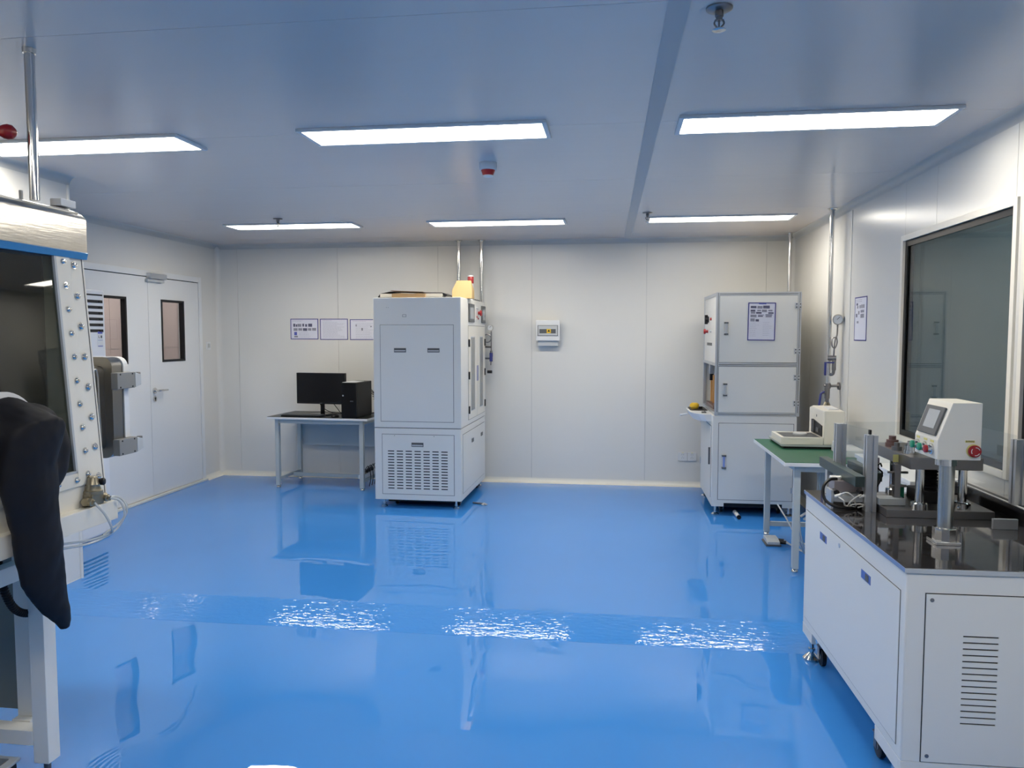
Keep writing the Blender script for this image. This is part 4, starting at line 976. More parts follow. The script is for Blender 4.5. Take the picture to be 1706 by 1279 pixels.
g = bmesh.new(); fbox(g, '+x', -3.925, 5.408, 5.462, 1.625, 1.642, 0.0015, 0.002); fbox(g, '+x', -3.925, 5.408, 5.462, 1.528, 1.534, 0.0015, 0.002); fbox(g, '+x', -3.925, 5.408, 5.462, 1.575, 1.578, 0.0015, 0.002); obj('label_print', g, M_ink, o)
g = bmesh.new(); fbox(g, '+x', -3.925, 5.415, 5.42, 1.592, 1.612, 0.0015, 0.002); fbox(g, '+x', -3.925, 5.42, 5.432, 1.592, 1.596, 0.0015, 0.002); fbox(g, '+x', -3.925, 5.44, 5.456, 1.592, 1.612, 0.0015, 0.002); obj('label_grade', g, M_dgrey, o)

# ------------------------------------------------------------------ glove box (left foreground)
GB = thing('glove_box', (-2.06, 2.48, 0), 'white and steel glove box on a white frame with dark sloping window', 'glove box')
GY1 = 2.70; GY0 = 0.75
def fx(z): return -1.944 - 0.0725 * (z - 1.0)        # sloping front plane
# body with window opening: profile prism pieces
g = bmesh.new()
def sl(bm, y0, y1, z0, z1, d0, d1):
    """slab lying on the sloping front; d = offset outward"""
    v = []
    for (y, z, d) in ((y0, z0, d0), (y1, z0, d0), (y1, z1, d0), (y0, z1, d0), (y0, z0, d1), (y1, z0, d1), (y1, z1, d1), (y0, z1, d1)):
        v.append(bm.verts.new((fx(z) + d, y, z)))
    for f_ in ((0, 1, 2, 3), (7, 6, 5, 4), (0, 4, 5, 1), (1, 5, 6, 2), (2, 6, 7, 3), (3, 7, 4, 0)): bm.faces.new([v[i] for i in f_])
WY1, WZa, WZb = 2.545, 1.118, 1.94
prism(g, [(fx(0.985), 0.985), (-2.95, 0.985), (-2.95, 2.08), (fx(2.08), 2.08)], 'y', WY1 + 0.01, GY1)
prism(g, [(fx(0.985), 0.985), (-2.95, 0.985), (-2.95, WZa - 0.01), (fx(WZa - 0.01), WZa - 0.01)], 'y', GY0, WY1 + 0.01)
prism(g, [(fx(WZb), WZb), (-2.95, WZb), (-2.95, 2.08), (fx(2.08), 2.08)], 'y', GY0, WY1 + 0.01)
box(g, -2.95, -2.90, GY0, WY1 + 0.01, WZa - 0.01, WZb)
box(g, -2.90, fx(1.5) - 0.05, GY0, GY0 + 0.03, WZa - 0.01, WZb)
obj('chamber_body', g, M_white2, GB)
g = bmesh.new(); box(g, -2.899, -2.895, GY0 + 0.03, WY1, WZa, WZb); box(g, -2.895, -2.06, WY1 + 0.001, WY1 + 0.009, WZa, WZb); box(g, -2.895, -2.05, GY0 + 0.03, WY1, WZa - 0.009, WZa); obj('chamber_lining', g, M_dsteel, GB)
# inner clamping frame (raised)
g = bmesh.new()
sl(g, WY1, 2.617, 1.065, 1.908, 0.0, 0.008); sl(g, GY0, WY1, 1.065, WZa, 0.0, 0.008)
fr_ = obj('window_frame', g, M_white2, GB, 0.003)
g = bmesh.new(); sl(g, WY1 - 0.008, WY1 + 0.002, WZa - 0.004, 1.94, -0.004, 0.008); sl(g, GY0, WY1, WZa - 0.004, WZa + 0.005, -0.004, 0.008); obj('window_seal', g, M_lgrey, GB)
g = bmesh.new(); sl(g, GY0, WY1, WZa, WZb, -0.006, -0.001); obj('window_pane', g, G_box, GB)
g = bmesh.new(); sl(g, 2.617, 2.622, 1.0, 1.93, 0.0, 0.0015); obj('frame_shadow_gap', g, M_lgrey, GB)
g = bmesh.new(); sl(g, 2.688, 2.691, 0.99, 1.93, 0.0, 0.0015); obj('edge_gap', g, M_gasket, GB)
# bolts
nx = Vector((1, 0, 0.0725)).normalized()
def bolt_mesh(r):
    b_ = bmesh.new(); lathe(b_, (0, 0, 0), nx, [(0, r * 1.35), (0.002, r * 1.35), (0.002, r), (0.005, r), (0.008, r * 0.75), (0.009, r * 0.35)], 16)
    return mesh_of('bolt', b_, M_chrome)
bo, bi = bolt_mesh(0.0105), bolt_mesh(0.0088)
for k in range(8):
    z = 1.877 - k * 0.1136; place('bolt', bo, Matrix.Translation((fx(z) + 0.001, 2.646 + 0.0022 * k, z)), GB)
for k in range(10):
    z = 1.886 - k * 0.087; place('bolt', bi, Matrix.Translation((fx(z) + 0.0085, 2.580 + 0.0018 * k, z)), GB)
for k in range(6):
    y = 2.535 - k * 0.095; place('bolt', bi, Matrix.Translation((fx(1.09) + 0.0085, y, 1.09 - 0.003 * 0)), GB)
# top light hood
g = bmesh.new()
prism(g, [(-2.95, 1.93), (-2.000, 1.93), (-2.000, 2.050), (-2.005, 2.062), (-2.018, 2.072), (-2.05, 2.088), (-2.075, 2.094), (-2.95, 2.094)], 'y', GY0 - 0.02, 2.712)
obj('light_hood', g, M_steel, GB)
g = bmesh.new(); prism(g, [(-2.10, 1.9295), (-1.998, 1.9295), (-1.993, 1.926), (-1.999, 1.903), (-2.10, 1.903)], 'y', GY0, 2.708); obj('blue_film', g, M_blue, GB)
B('junction_box', -2.075, -2.03, 2.62, 2.70, 2.0945, 2.122, M_edge, GB, 0.003)
B('hood_sensor', -2.10, -2.09, 2.50, 2.51, 2.094, 2.13, M_lgrey, GB, 0.001)
g = bmesh.new(); cyl(g, (-2.15, 2.32, 2.094), (-2.15, 2.32, 2.302), 0.010, 10); cyl(g, (-2.15, 2.32, 2.295), (-2.09, 2.36, 2.302), 0.010, 10); o = obj('alarm_arm', g, M_dsteel, GB)
g = bmesh.new(); c = (-2.050, 2.385, 2.302); lathe(g, c, (0.8, 0.5, 0.0), [(-0.06, 0.012), (-0.05, 0.020), (-0.03, 0.022), (-0.018, 0.016), (-0.010, 0.017), (0.0, 0.023), (0.012, 0.026), (0.026, 0.023), (0.036, 0.012), (0.039, 0.003)], 20); obj('alarm_knob', g, M_red, GB)
# tray ledge
B('ledge', -2.95, -1.905, GY0, 2.708, 0.91, 0.985, M_white2, GB, 0.004)
# stand
leg = lambda x0, x1, y0, y1, z0, z1: B('leg', x0, x1, y0, y1, z0, z1, M_white, GB, 0.003)
l1 = leg(-2.09, -2.03, 2.45, 2.51, 0.06, 0.91)
B('leg', -2.225, -2.15, 2.54, 2.63, 0.185, 0.91, M_white, GB, 0.003)
leg(-2.90, -2.84, 2.45, 2.51, 0.06, 0.91); leg(-2.09, -2.03, 0.80, 0.86, 0.06, 0.91); leg(-2.90, -2.84, 0.80, 0.86, 0.06, 0.91)
B('lower_rail', -2.84, -2.09, 2.45, 2.51, 0.125, 0.180, M_white, GB, 0.003)
B('side_rail', -2.225, -2.15, 2.51, 2.63, 0.125, 0.185, M_white, GB, 0.002)
B('lower_rail', -2.09, -2.04, 0.86, 2.45, 0.77, 0.83, M_white, GB, 0.002)
B('shade_panel', -2.84, -2.235, 2.56, 2.575, 0.20, 0.88, mat('shadow_grey', (0.17, 0.19, 0.18), 0.5), GB, 0.001)  # dark sheet in place of the shaded inner face of the stand
for (x, y) in ((-2.06, 2.48), (-2.87, 2.48), (-2.06, 0.83), (-2.87, 0.83)):
    g = bmesh.new(); lathe(g, (x, y, 0), (0, 0, 1), [(0, 0.026), (0.01, 0.026), (0.018, 0.012), (0.062, 0.012)], 16); obj('levelling_foot', g, M_dgrey, GB)
# airlock chamber with end door
g = bmesh.new(); lathe(g, (0, 0, 0), (0, 1, 0), [(0, 1), (0.60, 1)], 8)
g.free(); g = bmesh.new()
def rrect(x0, x1, z0, z1, r, n=5):
    out = []
    for (cx, cz, a0) in ((x1 - r, z1 - r, 0), (x0 + r, z1 - r, 90), (x0 + r, z0 + r, 180), (x1 - r, z0 + r, 270)):
        for i in range(n + 1):
            a = math.radians(a0 + 90 * i / n); out.append((cx + r * math.cos(a), cz + r * math.sin(a)))
    return out
prism(g, rrect(-2.74, -2.345, 1.085, 1.475, 0.03), 'y', 2.70, 3.27); ch = obj('airlock_chamber', g, M_csteel, GB)
g = bmesh.new(); prism(g, rrect(-2.80, -2.305, 1.045, 1.515, 0.045), 'y', 3.265, 3.335); obj('airlock_flange', g, M_csteel, GB)
g = bmesh.new(); prism(g, rrect(-2.79, -2.313, 1.055, 1.505, 0.04), 'y', 3.335, 3.35); obj('airlock_seal', g, M_black, GB)
g = bmesh.new(); prism(g, rrect(-2.80, -2.305, 1.045, 1.515, 0.045), 'y', 3.35, 3.385); ad = obj('airlock_door', g, M_edge, GB, 0.002)
g = bmesh.new(); tube(g, [(-2.335, 2.95, 1.46), (-2.330, 3.15, 1.46), (-2.325, 3.19, 1.445), (-2.325, 3.195, 1.30), (-2.325, 3.20, 1.12), (-2.325, 3.16, 1.085)], 0.005, 6); obj('pressure_line', g, M_steel, GB)
for z in (1.405, 1.095):
    g = bmesh.new(); box(g, -2.305, -2.27, 3.255, 3.385, z - 0.038, z + 0.038); cb = obj('airlock_clamp', g, mat('clamp_grey', (0.24, 0.24, 0.235), 0.5), GB, 0.004)
    g = bmesh.new(); prism(g, [(3.385, z - 0.036), (3.43, z - 0.024), (3.43, z + 0.024), (3.385, z + 0.036)], 'x', -2.312, -2.268); obj('clamp_nose', g, M_lgrey, cb, 0.003)
    g = bmesh.new(); box(g, -2.30, -2.28, 3.425, 3.445, z - 0.028, z + 0.034); obj('clamp_lever', g, M_dsteel, cb, 0.003)
    g = bmesh.new()
    for (dy, dz) in ((-0.045, -0.03), (-0.045, 0.03), (0.045, -0.03), (0.045, 0.03)): cyl(g, (-2.27, 3.32 + dy, z + dz), (-2.268, 3.32 + dy, z + dz), 0.004, 8)
    obj('clamp_screws', g, M_dark, cb)
# glove port ring and glove
g = bmesh.new(); PC = Vector((fx(1.28), 2.205, 1.285))
lathe(g, PC - nx * 0.0, nx, [(0, 0.150), (0.035, 0.150), (0.040, 0.146), (0.040, 0.130), (0.0, 0.130)], 40); obj('glove_port', g, M_edge, GB)
def ring(bm, c, u, v, ru, rv, n=20):
    return [bm.verts.new(c + u * ru * math.cos(2 * PI * i / n) + v * rv * math.sin(2 * PI * i / n)) for i in range(n)]
g = bmesh.new()
yv, zv, xv = Vector((0, 1, 0)), Vector((0, 0, 1)), Vector((1, 0, 0))
rows = [(PC + nx * 0.02, yv, zv, .132, .132), (PC + Vector((.06, .01, .01)), yv, (zv - xv * .15).normalized(), .130, .128), (PC + Vector((.11, .02, -.02)), yv, (zv * .8 + xv * .6).normalized(), .125, .115)]
for (z, ya, yb, tx) in ((1.20, 2.09, 2.315, .060), (1.10, 2.10, 2.318, .052), (1.00, 2.130, 2.322, .046), (0.90, 2.145, 2.332, .042), (0.82, 2.158, 2.338, .038), (0.75, 2.205, 2.346, .034), (0.69, 2.255, 2.362, .028), (0.645, 2.300, 2.366, .022), (0.615, 2.325, 2.352, .014)):
    rows.append((Vector((-1.855, (ya + yb) / 2, z)), yv, xv, (yb - ya) / 2, tx))
R0 = [ring(g, *r_) for r_ in rows]
for A_, B_ in zip(R0, R0[1:]):
    for i in range(20):
        j = (i + 1) % 20; g.faces.new((A_[i], A_[j], B_[j], B_[i]))
g.faces.new(R0[0]); g.faces.new(list(reversed(R0[-1])))
# drooping side fold
R1 = [ring(g, Vector(c_), yv, xv, a_, b_) for c_, a_, b_ in (((-1.91, 2.28, 1.395), .02, .02), ((-1.905, 2.29, 1.36), .08, .045), ((-1.90, 2.31, 1.30), .105, .055), ((-1.895, 2.33, 1.24), .095, .052), ((-1.89, 2.33, 1.17), .075, .045), ((-1.885, 2.32, 1.10), .04, .03))]
for A_, B_ in zip(R1, R1[1:]):
    for i in range(20):
        j = (i + 1) % 20; g.faces.new((A_[i], A_[j], B_[j], B_[i]))
g.faces.new(R1[0]); g.faces.new(list(reversed(R1[-1])))
gl = obj('rubber_glove', g, M_matte, GB, label='black rubber glove sleeve hanging from its port')
md = gl.modifiers.new('r', 'REMESH'); md.mode = 'VOXEL'; md.voxel_size = 0.009; md.use_smooth_shade = True
md = gl.modifiers.new('s', 'SMOOTH'); md.iterations = 4; md.factor = 0.5
tx = bpy.data.textures.new('folds', 'CLOUDS'); tx.noise_scale = 0.11
md = gl.modifiers.new('d', 'DISPLACE'); md.texture = tx; md.strength = 0.016; md.mid_level = 0.5
g = bmesh.new(); pts = [(-2.10, 2.33, 0.90), (-2.10, 2.345, 0.80), (-2.10, 2.365, 0.72), (-2.10, 2.40, 0.655), (-2.10, 2.45, 0.618), (-2.12, 2.53, 0.60), (-2.14, 2.60, 0.61)]
P_ = spline(pts, 14); tube(g, [tuple(p) for p in P_], 0.014, 12, smooth=False, rad=lambda i: 0.0145 if i % 2 else 0.0115); obj('corrugated_hose', g, M_matte, GB)

# regulator on the ledge
rx, ry, rz = -1.918, 2.60, 0.9855
t = B('pressure_regulator', rx - 0.028, rx + 0.010, ry - 0.035, ry + 0.035, rz, rz + 0.045, M_brass, GB, 0.006, label='nickel-brass regulator valve with clear tubes on the ledge')
g = bmesh.new(); lathe(g, (rx - 0.01, ry, rz + 0.042), (0, 0, 1), [(0, 0.034), (0.012, 0.034), (0.016, 0.028), (0.03, 0.024), (0.036, 0.026), (0.044, 0.022), (0.062, 0.018), (0.066, 0.012)], 20); obj('bonnet', g, M_brass, t)
g = bmesh.new(); lathe(g, (rx, ry + 0.014, rz + 0.085), (0.9, 0.3, 0), [(0, 0.012), (0.022, 0.014), (0.026, 0.010)], 14); obj('adjusting_knob', g, M_black, t)
for s, c_ in ((-1, -0.048), (1, 0.048)):
    g = bmesh.new(); cyl(g, (rx - 0.008, ry + s * 0.03, rz + 0.022), (rx - 0.002, ry + s * 0.058, rz + 0.022), 0.015, 6); lathe(g, (rx + 0.004, ry + c_ * 0.9, rz + 0.020), (1, 0, -0.15), [(0, 0.014), (0.014, 0.014), (0.016, 0.010), (0.024, 0.009)], 16); obj('fitting', g, M_brass, t)
g = bmesh.new(); tube(g, [(rx + 0.026, ry - 0.043, rz + 0.018), (rx + 0.05, ry - 0.02, rz - 0.03), (rx + 0.055, ry + 0.01, rz - 0.09), (rx + 0.03, ry + 0.03, rz - 0.115), (rx, ry - 0.03, rz - 0.125), (rx - 0.03, ry - 0.15, rz - 0.11)], 0.0045, 8); obj('air_tube', g, M_tube, t)
g = bmesh.new(); tube(g, [(rx + 0.028, ry + 0.043, rz + 0.018), (rx + 0.05, ry + 0.07, rz + 0.0), (rx + 0.055, ry + 0.085, rz - 0.06), (rx + 0.03, ry + 0.05, rz - 0.115), (rx, ry - 0.04, rz - 0.135), (rx - 0.03, ry - 0.16, rz - 0.125)], 0.0045, 8); obj('air_tube', g, M_tube, t)
g = bmesh.new(); tube(g, [(rx - 0.01, ry + 0.06, rz + 0.008), (rx + 0.02, ry + 0.10, rz + 0.01), (rx + 0.045, ry + 0.115, rz - 0.03), (rx + 0.035, ry + 0.10, rz - 0.08), (rx + 0.01, ry + 0.02, rz - 0.12)], 0.0045, 8); obj('air_tube', g, M_tube, t)
# foot switch at the lower left
t = thing('foot_switch', (-2.2, 2.43, 0), 'grey metal foot switch on the floor at the glove box leg', 'pedal')
g = bmesh.new(); prism(g, [(2.28, 0.072), (2.43, 0.082), (2.43, 0.092), (2.28, 0.086)], 'x', -2.26, -2.125); obj('tread_plate', g, M_lgrey, t, 0.002)
B('tread_pad', -2.25, -2.155, 2.30, 2.41, 0.086, 0.094, M_steel, t, 0.001)
B('switch_housing', -2.245, -2.14, 2.29, 2.43, 0.0, 0.070, M_black, t, 0.006)

# ------------------------------------------------------------------ assembly machine (right foreground)
TZ = 0.84
mx0, mx1, my0, my1 = 0.975, 1.70, 2.69, 3.985
AM = thing('assembly_machine', (mx0, my0, 0), 'white bench-height assembly machine with steel top and control box', 'machine')
B('body', mx0, mx1, my0, my1, 0.165, 0.822, M_white, AM, 0.006)
g = bmesh.new()
g.free()
B('skirt', mx0, mx0 + 0.02, my0 + 0.0205, my0 + 0.25, 0.115, 0.166, M_white, AM, 0.001); B('skirt', mx0, mx0 + 0.02, my1 - 0.17, my1, 0.115, 0.166, M_white, AM, 0.001)
B('skirt', mx0, mx1, my0, my0 + 0.02, 0.115, 0.166, M_white, AM, 0.001)
B('worktop', mx0 - 0.006, mx1 + 0.002, my0 - 0.006, my1 + 0.004, 0.822, TZ, M_plate, AM, 0.002)
B('edge_trim', mx0 - 0.008, mx0 - 0.0055, my0 - 0.004, my1 + 0.004, 0.823, TZ - 0.002, mat('blue_protective_film', (0.20, 0.27, 0.45), 0.3), AM, 0)
B('edge_trim', mx0 - 0.008, mx1, my0 - 0.009, my0 - 0.0055, 0.823, TZ - 0.002, M_lgrey, AM, 0)
d = slab('side_cover', AM, '-x', mx0, 2.735, 3.955, 0.205, 0.745, M_white, t=0.003, gap=0.003)
for (a, b) in ((3.60, 3.705), (3.02, 3.125)):
    g = bmesh.new(); fbox(g, '-x', mx0, a, b, 0.668, 0.702, 0.002, 0.0045); p = obj('recessed_pull', g, mat('blue_pull', (0.08, 0.13, 0.42), 0.3), d, 0.001)
    g = bmesh.new(); fbox(g, '-x', mx0, a + 0.02, a + 0.055, 0.672, 0.698, 0.0045, 0.006); obj('pull_latch', g, M_gasket, p, 0.001)
g = bmesh.new(); cyl(g, (mx0 - 0.003, 3.41, 0.715), (mx0 - 0.006, 3.41, 0.715), 0.010, 14); obj('cover_lock', g, M_alu, d)
# front cover with real slots
g = bmesh.new(); a0, a1, c0, c1 = 1.040, 1.665, 0.172, 0.752; s0, s1 = 1.160, 1.272
fbox(g, '-y', my0, a0, s0, c0, c1, 0.0, 0.004); fbox(g, '-y', my0, s1, a1, c0, c1, 0.0, 0.004)
zs_ = [0.612 - k * (0.300 / 14) for k in range(15)]; top = c1
for z in zs_: fbox(g, '-y', my0, s0, s1, z + 0.0026, top, 0.0, 0.004); top = z - 0.0026
fbox(g, '-y', my0, s0, s1, c0, top, 0.0, 0.004)
fc = obj('front_cover', g, M_white, AM, label='front cover panel with fifteen horizontal vent slots')
g = bmesh.new(); fbox(g, '-y', my0, a0 - 0.003, a1 + 0.003, c0 - 0.003, c1 + 0.003, -0.001, 0.001); obj('gasket', g, M_dark, fc)
for (x, z) in ((a0 + 0.018, c1 - 0.020), (a0 + 0.018, c0 + 0.020), (a1 - 0.02, c1 - 0.02), (a1 - 0.02, c0 + 0.02)):
    g = bmesh.new(); lathe(g, (x, my0 - 0.004, z), (0, -1, 0), [(0, 0.007), (0.002, 0.006), (0.0025, 0.003)], 14); obj('cover_screw', g, M_dsteel, fc)
for (x, y) in ((mx0 + 0.028, my1 - 0.07), (mx0 + 0.028, my0 + 0.12), (mx1 - 0.05, my1 - 0.07), (mx1 - 0.05, my0 + 0.06)):
    g = bmesh.new(); lathe(g, (x, y, 0), (0, 0, 1), [(0, 0.040), (0.008, 0.042), (0.030, 0.018), (0.036, 0.011), (0.118, 0.011)], 24); lathe(g, (x, y, 0.045), (0, 0, 1), [(0, 0.018), (0.012, 0.018)], 6); obj('levelling_foot', g, M_chrome, AM)
for (x, y) in ((mx0 + 0.05, my0 + 0.33), (mx0 + 0.06, my1 - 0.14), (mx1 - 0.08, my0 + 0.30), (mx1 - 0.08, my1 - 0.2)): caster(AM, x, y, 0.0, 0.045)

# aluminium posts and acrylic shield
def post(x, y, z0, z1, w_=0.046):
    g = bmesh.new(); h_ = w_ / 2; s_ = 0.006; dp = 0.010
    pl = []
    base = [(-h_, -h_), (-s_, -h_), (-s_, -h_ + dp), (s_, -h_ + dp), (s_, -h_), (h_, -h_), (h_, -s_), (h_ - dp, -s_), (h_ - dp, s_), (h_, s_), (h_, h_), (s_, h_), (s_, h_ - dp), (-s_, h_ - dp), (-s_, h_), (-h_, h_), (-h_, s_), (-h_ + dp, s_), (-h_ + dp, -s_), (-h_, -s_)]
    prism(g, [(x + a, y + b) for a, b in base], 'z', z0, z1)
    return obj('profile_post', g, M_alu, AM)
post(1.133, 3.545, TZ, 1.178); post(1.095, 3.86, TZ, 1.192); post(1.672, 3.40, 0.916, 1.186)
g = bmesh.new(); prism(g, [(1.137, 3.575), (1.141, 3.575), (1.103, 3.835), (1.099, 3.835)], 'z', 0.98, 1.198); obj('shield_pane', g, G_shield, AM)
B('shield_clip', 1.132, 1.140, 3.56, 3.58, 1.178, 1.198, M_black, AM, 0)
g = bmesh.new(); prism(g, [(1.670, 3.425), (1.674, 3.425), (1.674, 3.95), (1.670, 3.95)], 'z', 0.93, 1.20); obj('shield_pane', g, G_shield, AM)
g = bmesh.new(); prism(g, [(1.12, 3.86), (1.668, 3.93), (1.668, 3.934), (1.12, 3.864)], 'z', 1.0, 1.200); obj('shield_pane', g, G_shield, AM)
# conveyor beams
M_beam = mat('dark_green_beam', (0.035, 0.055, 0.052), 0.35)
B('conveyor_beam', 1.045, 1.085, 3.46, 4.02, 0.960, 1.007, M_beam, AM, 0.003)
B('conveyor_beam', 1.17, 1.205, 3.60, 3.99, 0.960, 1.0, M_beam, AM, 0.003)
B('conveyor_support', 1.05, 1.20, 3.90, 3.93, TZ, 0.960, M_lgrey, AM, 0.002)
bb = B('conveyor_beam', 1.650, 1.698, 2.72, 3.96, TZ, 0.912, M_blackg, AM, 0.003)
B('beam_edge', 1.652, 1.660, 2.72, 3.96, 0.912, 0.917, M_lgrey, bb, 0.001)
B('end_stop', 1.515, 1.61, 3.262, 3.275, TZ, TZ + 0.042, M_alu, AM, 0.002)
# press unit
B('press_base', 1.165, 1.60, 3.425, 3.78, TZ, TZ + 0.034, M_dsteel, AM, 0.003)
g = bmesh.new(); box(g, 1.245, 1.535, 3.40, 3.86, 1.052, 1.104); obj('press_head_plate', g, M_dsteel, AM, 0.003)
for (x, y) in ((1.306, 3.452), (1.490, 3.478), (1.31, 3.76), (1.49, 3.76)):
    g = bmesh.new(); cyl(g, (x, y, TZ + 0.034), (x, y, 1.052), 0.0175, 20); lathe(g, (x, y, TZ + 0.034), (0, 0, 1), [(0, 0.034), (0.026, 0.034), (0.030, 0.030)], 24); obj('guide_column', g, M_chrome, AM)
for (x, y, r, h_, m_) in ((1.285, 3.72, 0.026, 0.05, M_bronze), (1.285, 3.50, 0.026, 0.055, M_chrome), (1.262, 3.60, 0.019, 0.035, M_dsteel), (1.49, 3.50, 0.024, 0.045, M_chrome)):
    g = bmesh.new(); lathe(g, (x, y, 1.104), (0, 0, 1), [(0, r * 1.15), (0.018, r * 1.15), (0.018, r), (h_ - 0.018, r), (h_ - 0.018, r * 0.6), (h_, r * 0.6)], 20); obj('clamp_nut', g, m_, AM)
g = bmesh.new(); prof = []
for k in range(9): prof += [(k * 0.014, 0.040), (k * 0.014 + 0.007, 0.032)]
lathe(g, (1.40, 3.60, 0.915), (0, 0, 1), prof + [(0.13, 0.038)], 24); obj('bellows', g, M_matte, AM)
B('motor_block', 1.345, 1.455, 3.56, 3.70, TZ + 0.034, 0.93, M_black, AM, 0.006)
B('stop_column', 1.232, 1.258, 3.53, 3.555, TZ + 0.034, 1.052, M_dsteel, AM, 0.002)
Cy('cross_pin', (1.205, 3.54, 1.015), (1.29, 3.54, 1.015), 0.005, M_dsteel, AM, 8); Cy('cross_pin', (1.215, 3.54, 0.955), (1.285, 3.54, 0.955), 0.006, M_dsteel, AM, 8)
B('sensor_bracket', 1.262, 1.285, 3.56, 3.60, 0.90, 0.955, M_green, AM, 0.003)
B('sensor_block', 1.27, 1.30, 3.60, 3.64, 0.875, 0.93, M_black, AM, 0.003)
B('tool_post', 1.185, 1.212, 3.66, 3.69, 0.90, 1.06, mat('mauve_grey_steel', (0.26, 0.22, 0.27), 0.4, 0.5), AM, 0.003)
B('warning_tag', 1.222, 1.245, 3.528, 3.530, 1.062, 1.095, M_sticker, AM, 0)
g = bmesh.new(); tube(g, [(1.20, 3.60, 1.03), (1.19, 3.59, 1.045), (1.175, 3.59, 1.03), (1.19, 3.59, 1.015), (1.20, 3.59, 1.00), (1.185, 3.58, 0.96), (1.155, 3.57, 0.92), (1.15, 3.57, 0.89)], 0.004, 6)
tube(g, [(1.205, 3.60, 0.99), (1.18, 3.59, 0.95), (1.16, 3.58, 0.915)], 0.004, 6); obj('sensor_cable', g, M_black, AM)
for (x, y) in ((1.375, 3.425), (1.452, 3.425)):
    g = bmesh.new(); lathe(g, (x, y - 0.002, TZ + 0.05), (0, -1, 0), [(0, 0.008), (0.008, 0.009), (0.014, 0.005)], 12); obj('clamp_screw', g, M_chrome, AM)
# pneumatic slide
B('slide_block', 1.005, 1.16, 3.62, 3.71, 0.905, 0.957, mat('pink_grey_anodised', (0.36, 0.32, 0.33), 0.35, 0.6), AM, 0.003)
B('slide_carriage', 0.985, 1.155, 3.56, 3.62, 0.872, 0.900, M_alu, AM, 0.003)
B('slide_end', 0.975, 0.985, 3.56, 3.64, TZ, 0.925, M_alu, AM, 0.001)
B('slide_base', 0.99, 1.28, 3.60, 3.72, TZ, 0.872, M_dsteel, AM, 0.002)
B('slide_extension', 1.16, 1.27, 3.50, 3.57, 0.875, 0.905, M_lgrey, AM, 0.003)
g = bmesh.new(); cyl(g, (1.03, 3.65, 0.957), (1.03, 3.65, 0.97), 0.010, 10); cyl(g, (0.995, 3.66, 0.965), (1.105, 3.66, 0.965), 0.009, 10); obj('cylinder_rod', g, M_wtube, AM)
for (x, z) in ((0.998, 0.915), (1.105, 0.915)):
    g = bmesh.new(); cyl(g, (x, 3.60, z), (x, 3.555, z), 0.012, 10); obj('push_fitting', g, M_black, AM)
    g = bmesh.new(); cyl(g, (x - 0.012, 3.55, z - 0.016), (x + 0.02, 3.55, z - 0.006), 0.007, 8); obj('flow_valve', g, M_edge, AM)
g = bmesh.new(); tube(g, [(1.02, 3.64, 0.962), (0.985, 3.62, 0.962), (0.955, 3.60, 0.94), (0.945, 3.58, 0.905), (0.955, 3.56, 0.875), (0.985, 3.54, 0.858), (1.03, 3.54, 0.850), (1.07, 3.56, 0.848), (1.09, 3.58, 0.845)], 0.007, 8); obj('cable_loop', g, M_black, AM)
g = bmesh.new()
for k in range(6): tube(g, [(1.075 + 0.006 * k, 3.575 + 0.005 * (k % 2), TZ), (1.07 + 0.008 * k, 3.57, TZ + 0.02), (1.06 + 0.012 * k, 3.57, TZ + 0.035 + 0.004 * k)], 0.004, 6)
obj('cable_bundle', g, M_matte, AM)
for pts in ([(1.005, 3.55, 0.905), (1.03, 3.53, 0.922), (1.06, 3.53, 0.905), (1.075, 3.55, 0.875), (1.085, 3.57, 0.855)], [(1.0, 3.55, 0.90), (1.02, 3.53, 0.885), (1.03, 3.54, 0.862), (1.06, 3.55, 0.858)], [(1.10, 3.55, 0.91), (1.07, 3.53, 0.90), (1.045, 3.53, 0.875), (1.05, 3.55, 0.855), (1.08, 3.56, 0.852)], [(1.05, 3.53, 0.868), (1.09, 3.53, 0.872), (1.11, 3.54, 0.862), (1.09, 3.56, 0.85)]):
    g = bmesh.new(); tube(g, pts, 0.0035, 6); obj('air_tube', g, M_wtube, AM)
# control box on its column
g = bmesh.new(); cx_, cy_ = 1.235, 3.03
cyl(g, (cx_, cy_, TZ + 0.02), (cx_, cy_, 1.163), 0.0275, 28); obj('control_column', g, M_col, AM)
g = bmesh.new(); box(g, cx_ - 0.047, cx_ + 0.040, cy_ - 0.045, cy_ + 0.045, TZ, TZ + 0.012); obj('column_base', g, M_chrome, AM, 0.002)
g = bmesh.new(); lathe(g, (cx_, cy_, TZ + 0.012), (0, 0, 1), [(0, 0.042), (0.045, 0.042), (0.048, 0.034)], 10); obj('column_clamp', g, M_chrome, AM)
g = bmesh.new(); lathe(g, (cx_ - 0.005, cy_, 1.135), (0, 0, 1), [(0, 0.038), (0.028, 0.038)], 12); obj('column_socket', g, M_chrome, AM)
g = bmesh.new(); yA, yB = 2.962, 3.168
prof_ = [(1.171, 1.163), (1.321, 1.163), (1.321, 1.372), (1.219, 1.372), (1.171, 1.234)]
prism(g, prof_, 'y', yA, yB); cbx = obj('control_box', g, M_white2, AM, 0.003)
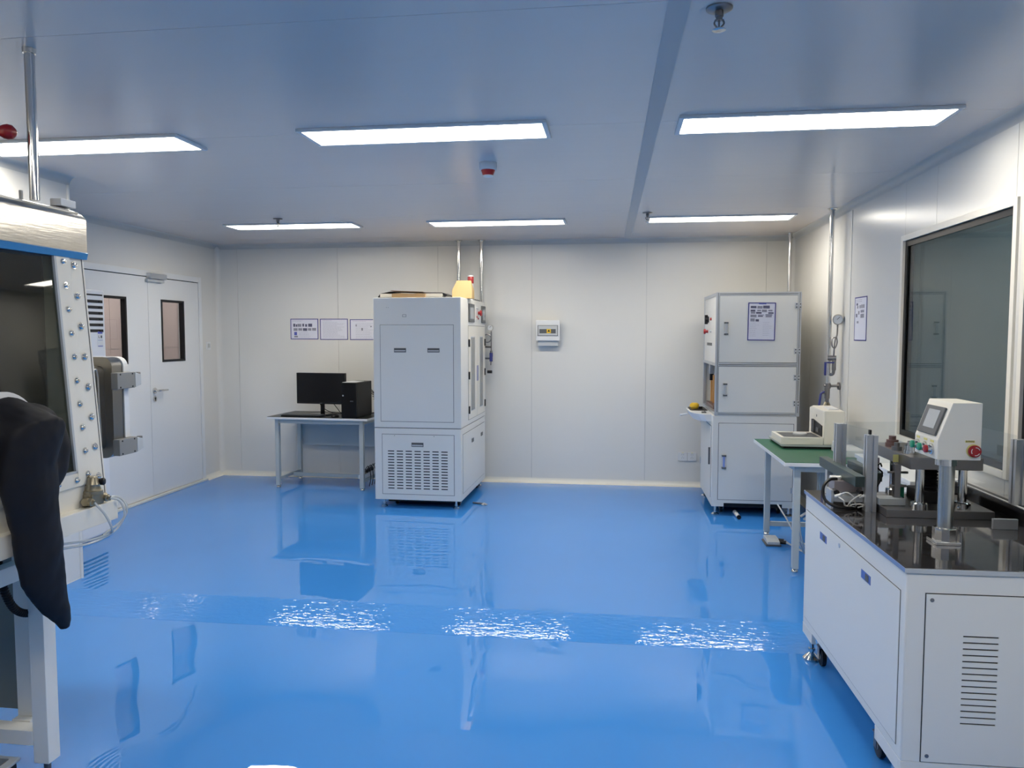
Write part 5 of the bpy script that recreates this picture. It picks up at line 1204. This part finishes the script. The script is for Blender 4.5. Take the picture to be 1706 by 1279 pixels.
# sloping face frame
s0_ = Vector((1.171, yA, 1.234)); s1_ = Vector((1.219, yA, 1.372)); uv = (s1_ - s0_).normalized(); nn = Vector((-uv.z, 0, uv.x))
MS = Matrix((Vector((0, -1, 0)), uv, nn)).transposed().to_4x4(); MS.translation = Vector(((s0_ + s1_) / 2 + Vector((0, (yB - yA) / 2, 0))))
def onface(nm, a, b, c, d_, e, f_, m_, bev=0.001, par=None):
    q = bmesh.new(); box(q, a, b, c, d_, e, f_); bmesh.ops.transform(q, matrix=MS, verts=q.verts[:]); return obj(nm, q, m_, par or cbx, bev)
onface('screen_bezel', -0.082, 0.078, -0.060, 0.050, 0.0, 0.008, M_dgrey, 0.003)
onface('screen', -0.045, 0.052, -0.036, 0.035, 0.008, 0.0092, M_screen, 0.0003)
for k, (m_, yk) in enumerate(((M_green, 3.135), (M_green, 3.068), (M_red, 3.010))):
    g = bmesh.new(); lathe(g, (1.171, yk, 1.197), (-1, 0, 0), [(0, 0.020), (0.006, 0.020), (0.007, 0.015), (0.018, 0.014), (0.020, 0.010)], 20); pb = obj('push_button', g, M_chrome, cbx)
    g = bmesh.new(); lathe(g, (1.153, yk, 1.197), (-1, 0, 0), [(0, 0.0145), (0.008, 0.0145), (0.010, 0.010)], 20); obj('button_cap', g, m_, cbx)
    g = bmesh.new(); fbox(g, '-x', 1.171, yk - 0.015, yk + 0.015, 1.222, 1.230, 0, 0.001); obj('button_label', g, M_sticker, cbx)
ec = (1.294, yA, 1.198)
g = bmesh.new(); lathe(g, ec, (0, -1, 0), [(0, 0.014), (0.004, 0.014), (0.006, 0.0215), (0.014, 0.0225), (0.018, 0.019), (0.019, 0.012)], 28); es = obj('emergency_stop', g, M_red, cbx)
g = bmesh.new(); lathe(g, ec, (0, -1, 0), [(0, 0.0245), (0.0015, 0.0245)], 28); obj('yellow_disc', g, M_sticker, cbx)
for a0_ in (20, 140, 260):
    g = bmesh.new(); pts = [(ec[0] + 0.0145 * math.cos(math.radians(a0_ + s * 18)), yA - 0.0192, ec[2] + 0.0145 * math.sin(math.radians(a0_ + s * 18))) for s in range(5)]
    tube(g, pts, 0.0012, 5, smooth=False); obj('arrow_mark', g, M_edge, es)
g = bmesh.new(); fbox(g, '-y', yA, 1.265, 1.298, 1.228, 1.236, 0.0, 0.0008); ls = obj('stop_label', g, M_sticker, cbx)
text_mesh('急停按钮', 0.0075, Matrix.Translation((1.2815, yA - 0.0009, 1.232)) @ ROT_NY, M_dark, cbx)
AM.rotation_euler.z = math.radians(0.9)

# white machine case standing between this machine and the right wall
t = thing('white_machine_case', (1.72, 4.4, 0), 'low white machine case behind the steel-topped machine under the window', 'machine')
B('case_body', 1.48, 1.735, 4.06, 4.95, 0.10, 0.86, M_white, t, 0.006)
B('case_lid', 1.47, 1.738, 4.05, 4.96, 0.862, 0.885, M_edge, t, 0.004)
B('case_plinth', 1.50, 1.72, 4.10, 4.92, 0.0, 0.101, M_dgrey, t, 0.0)
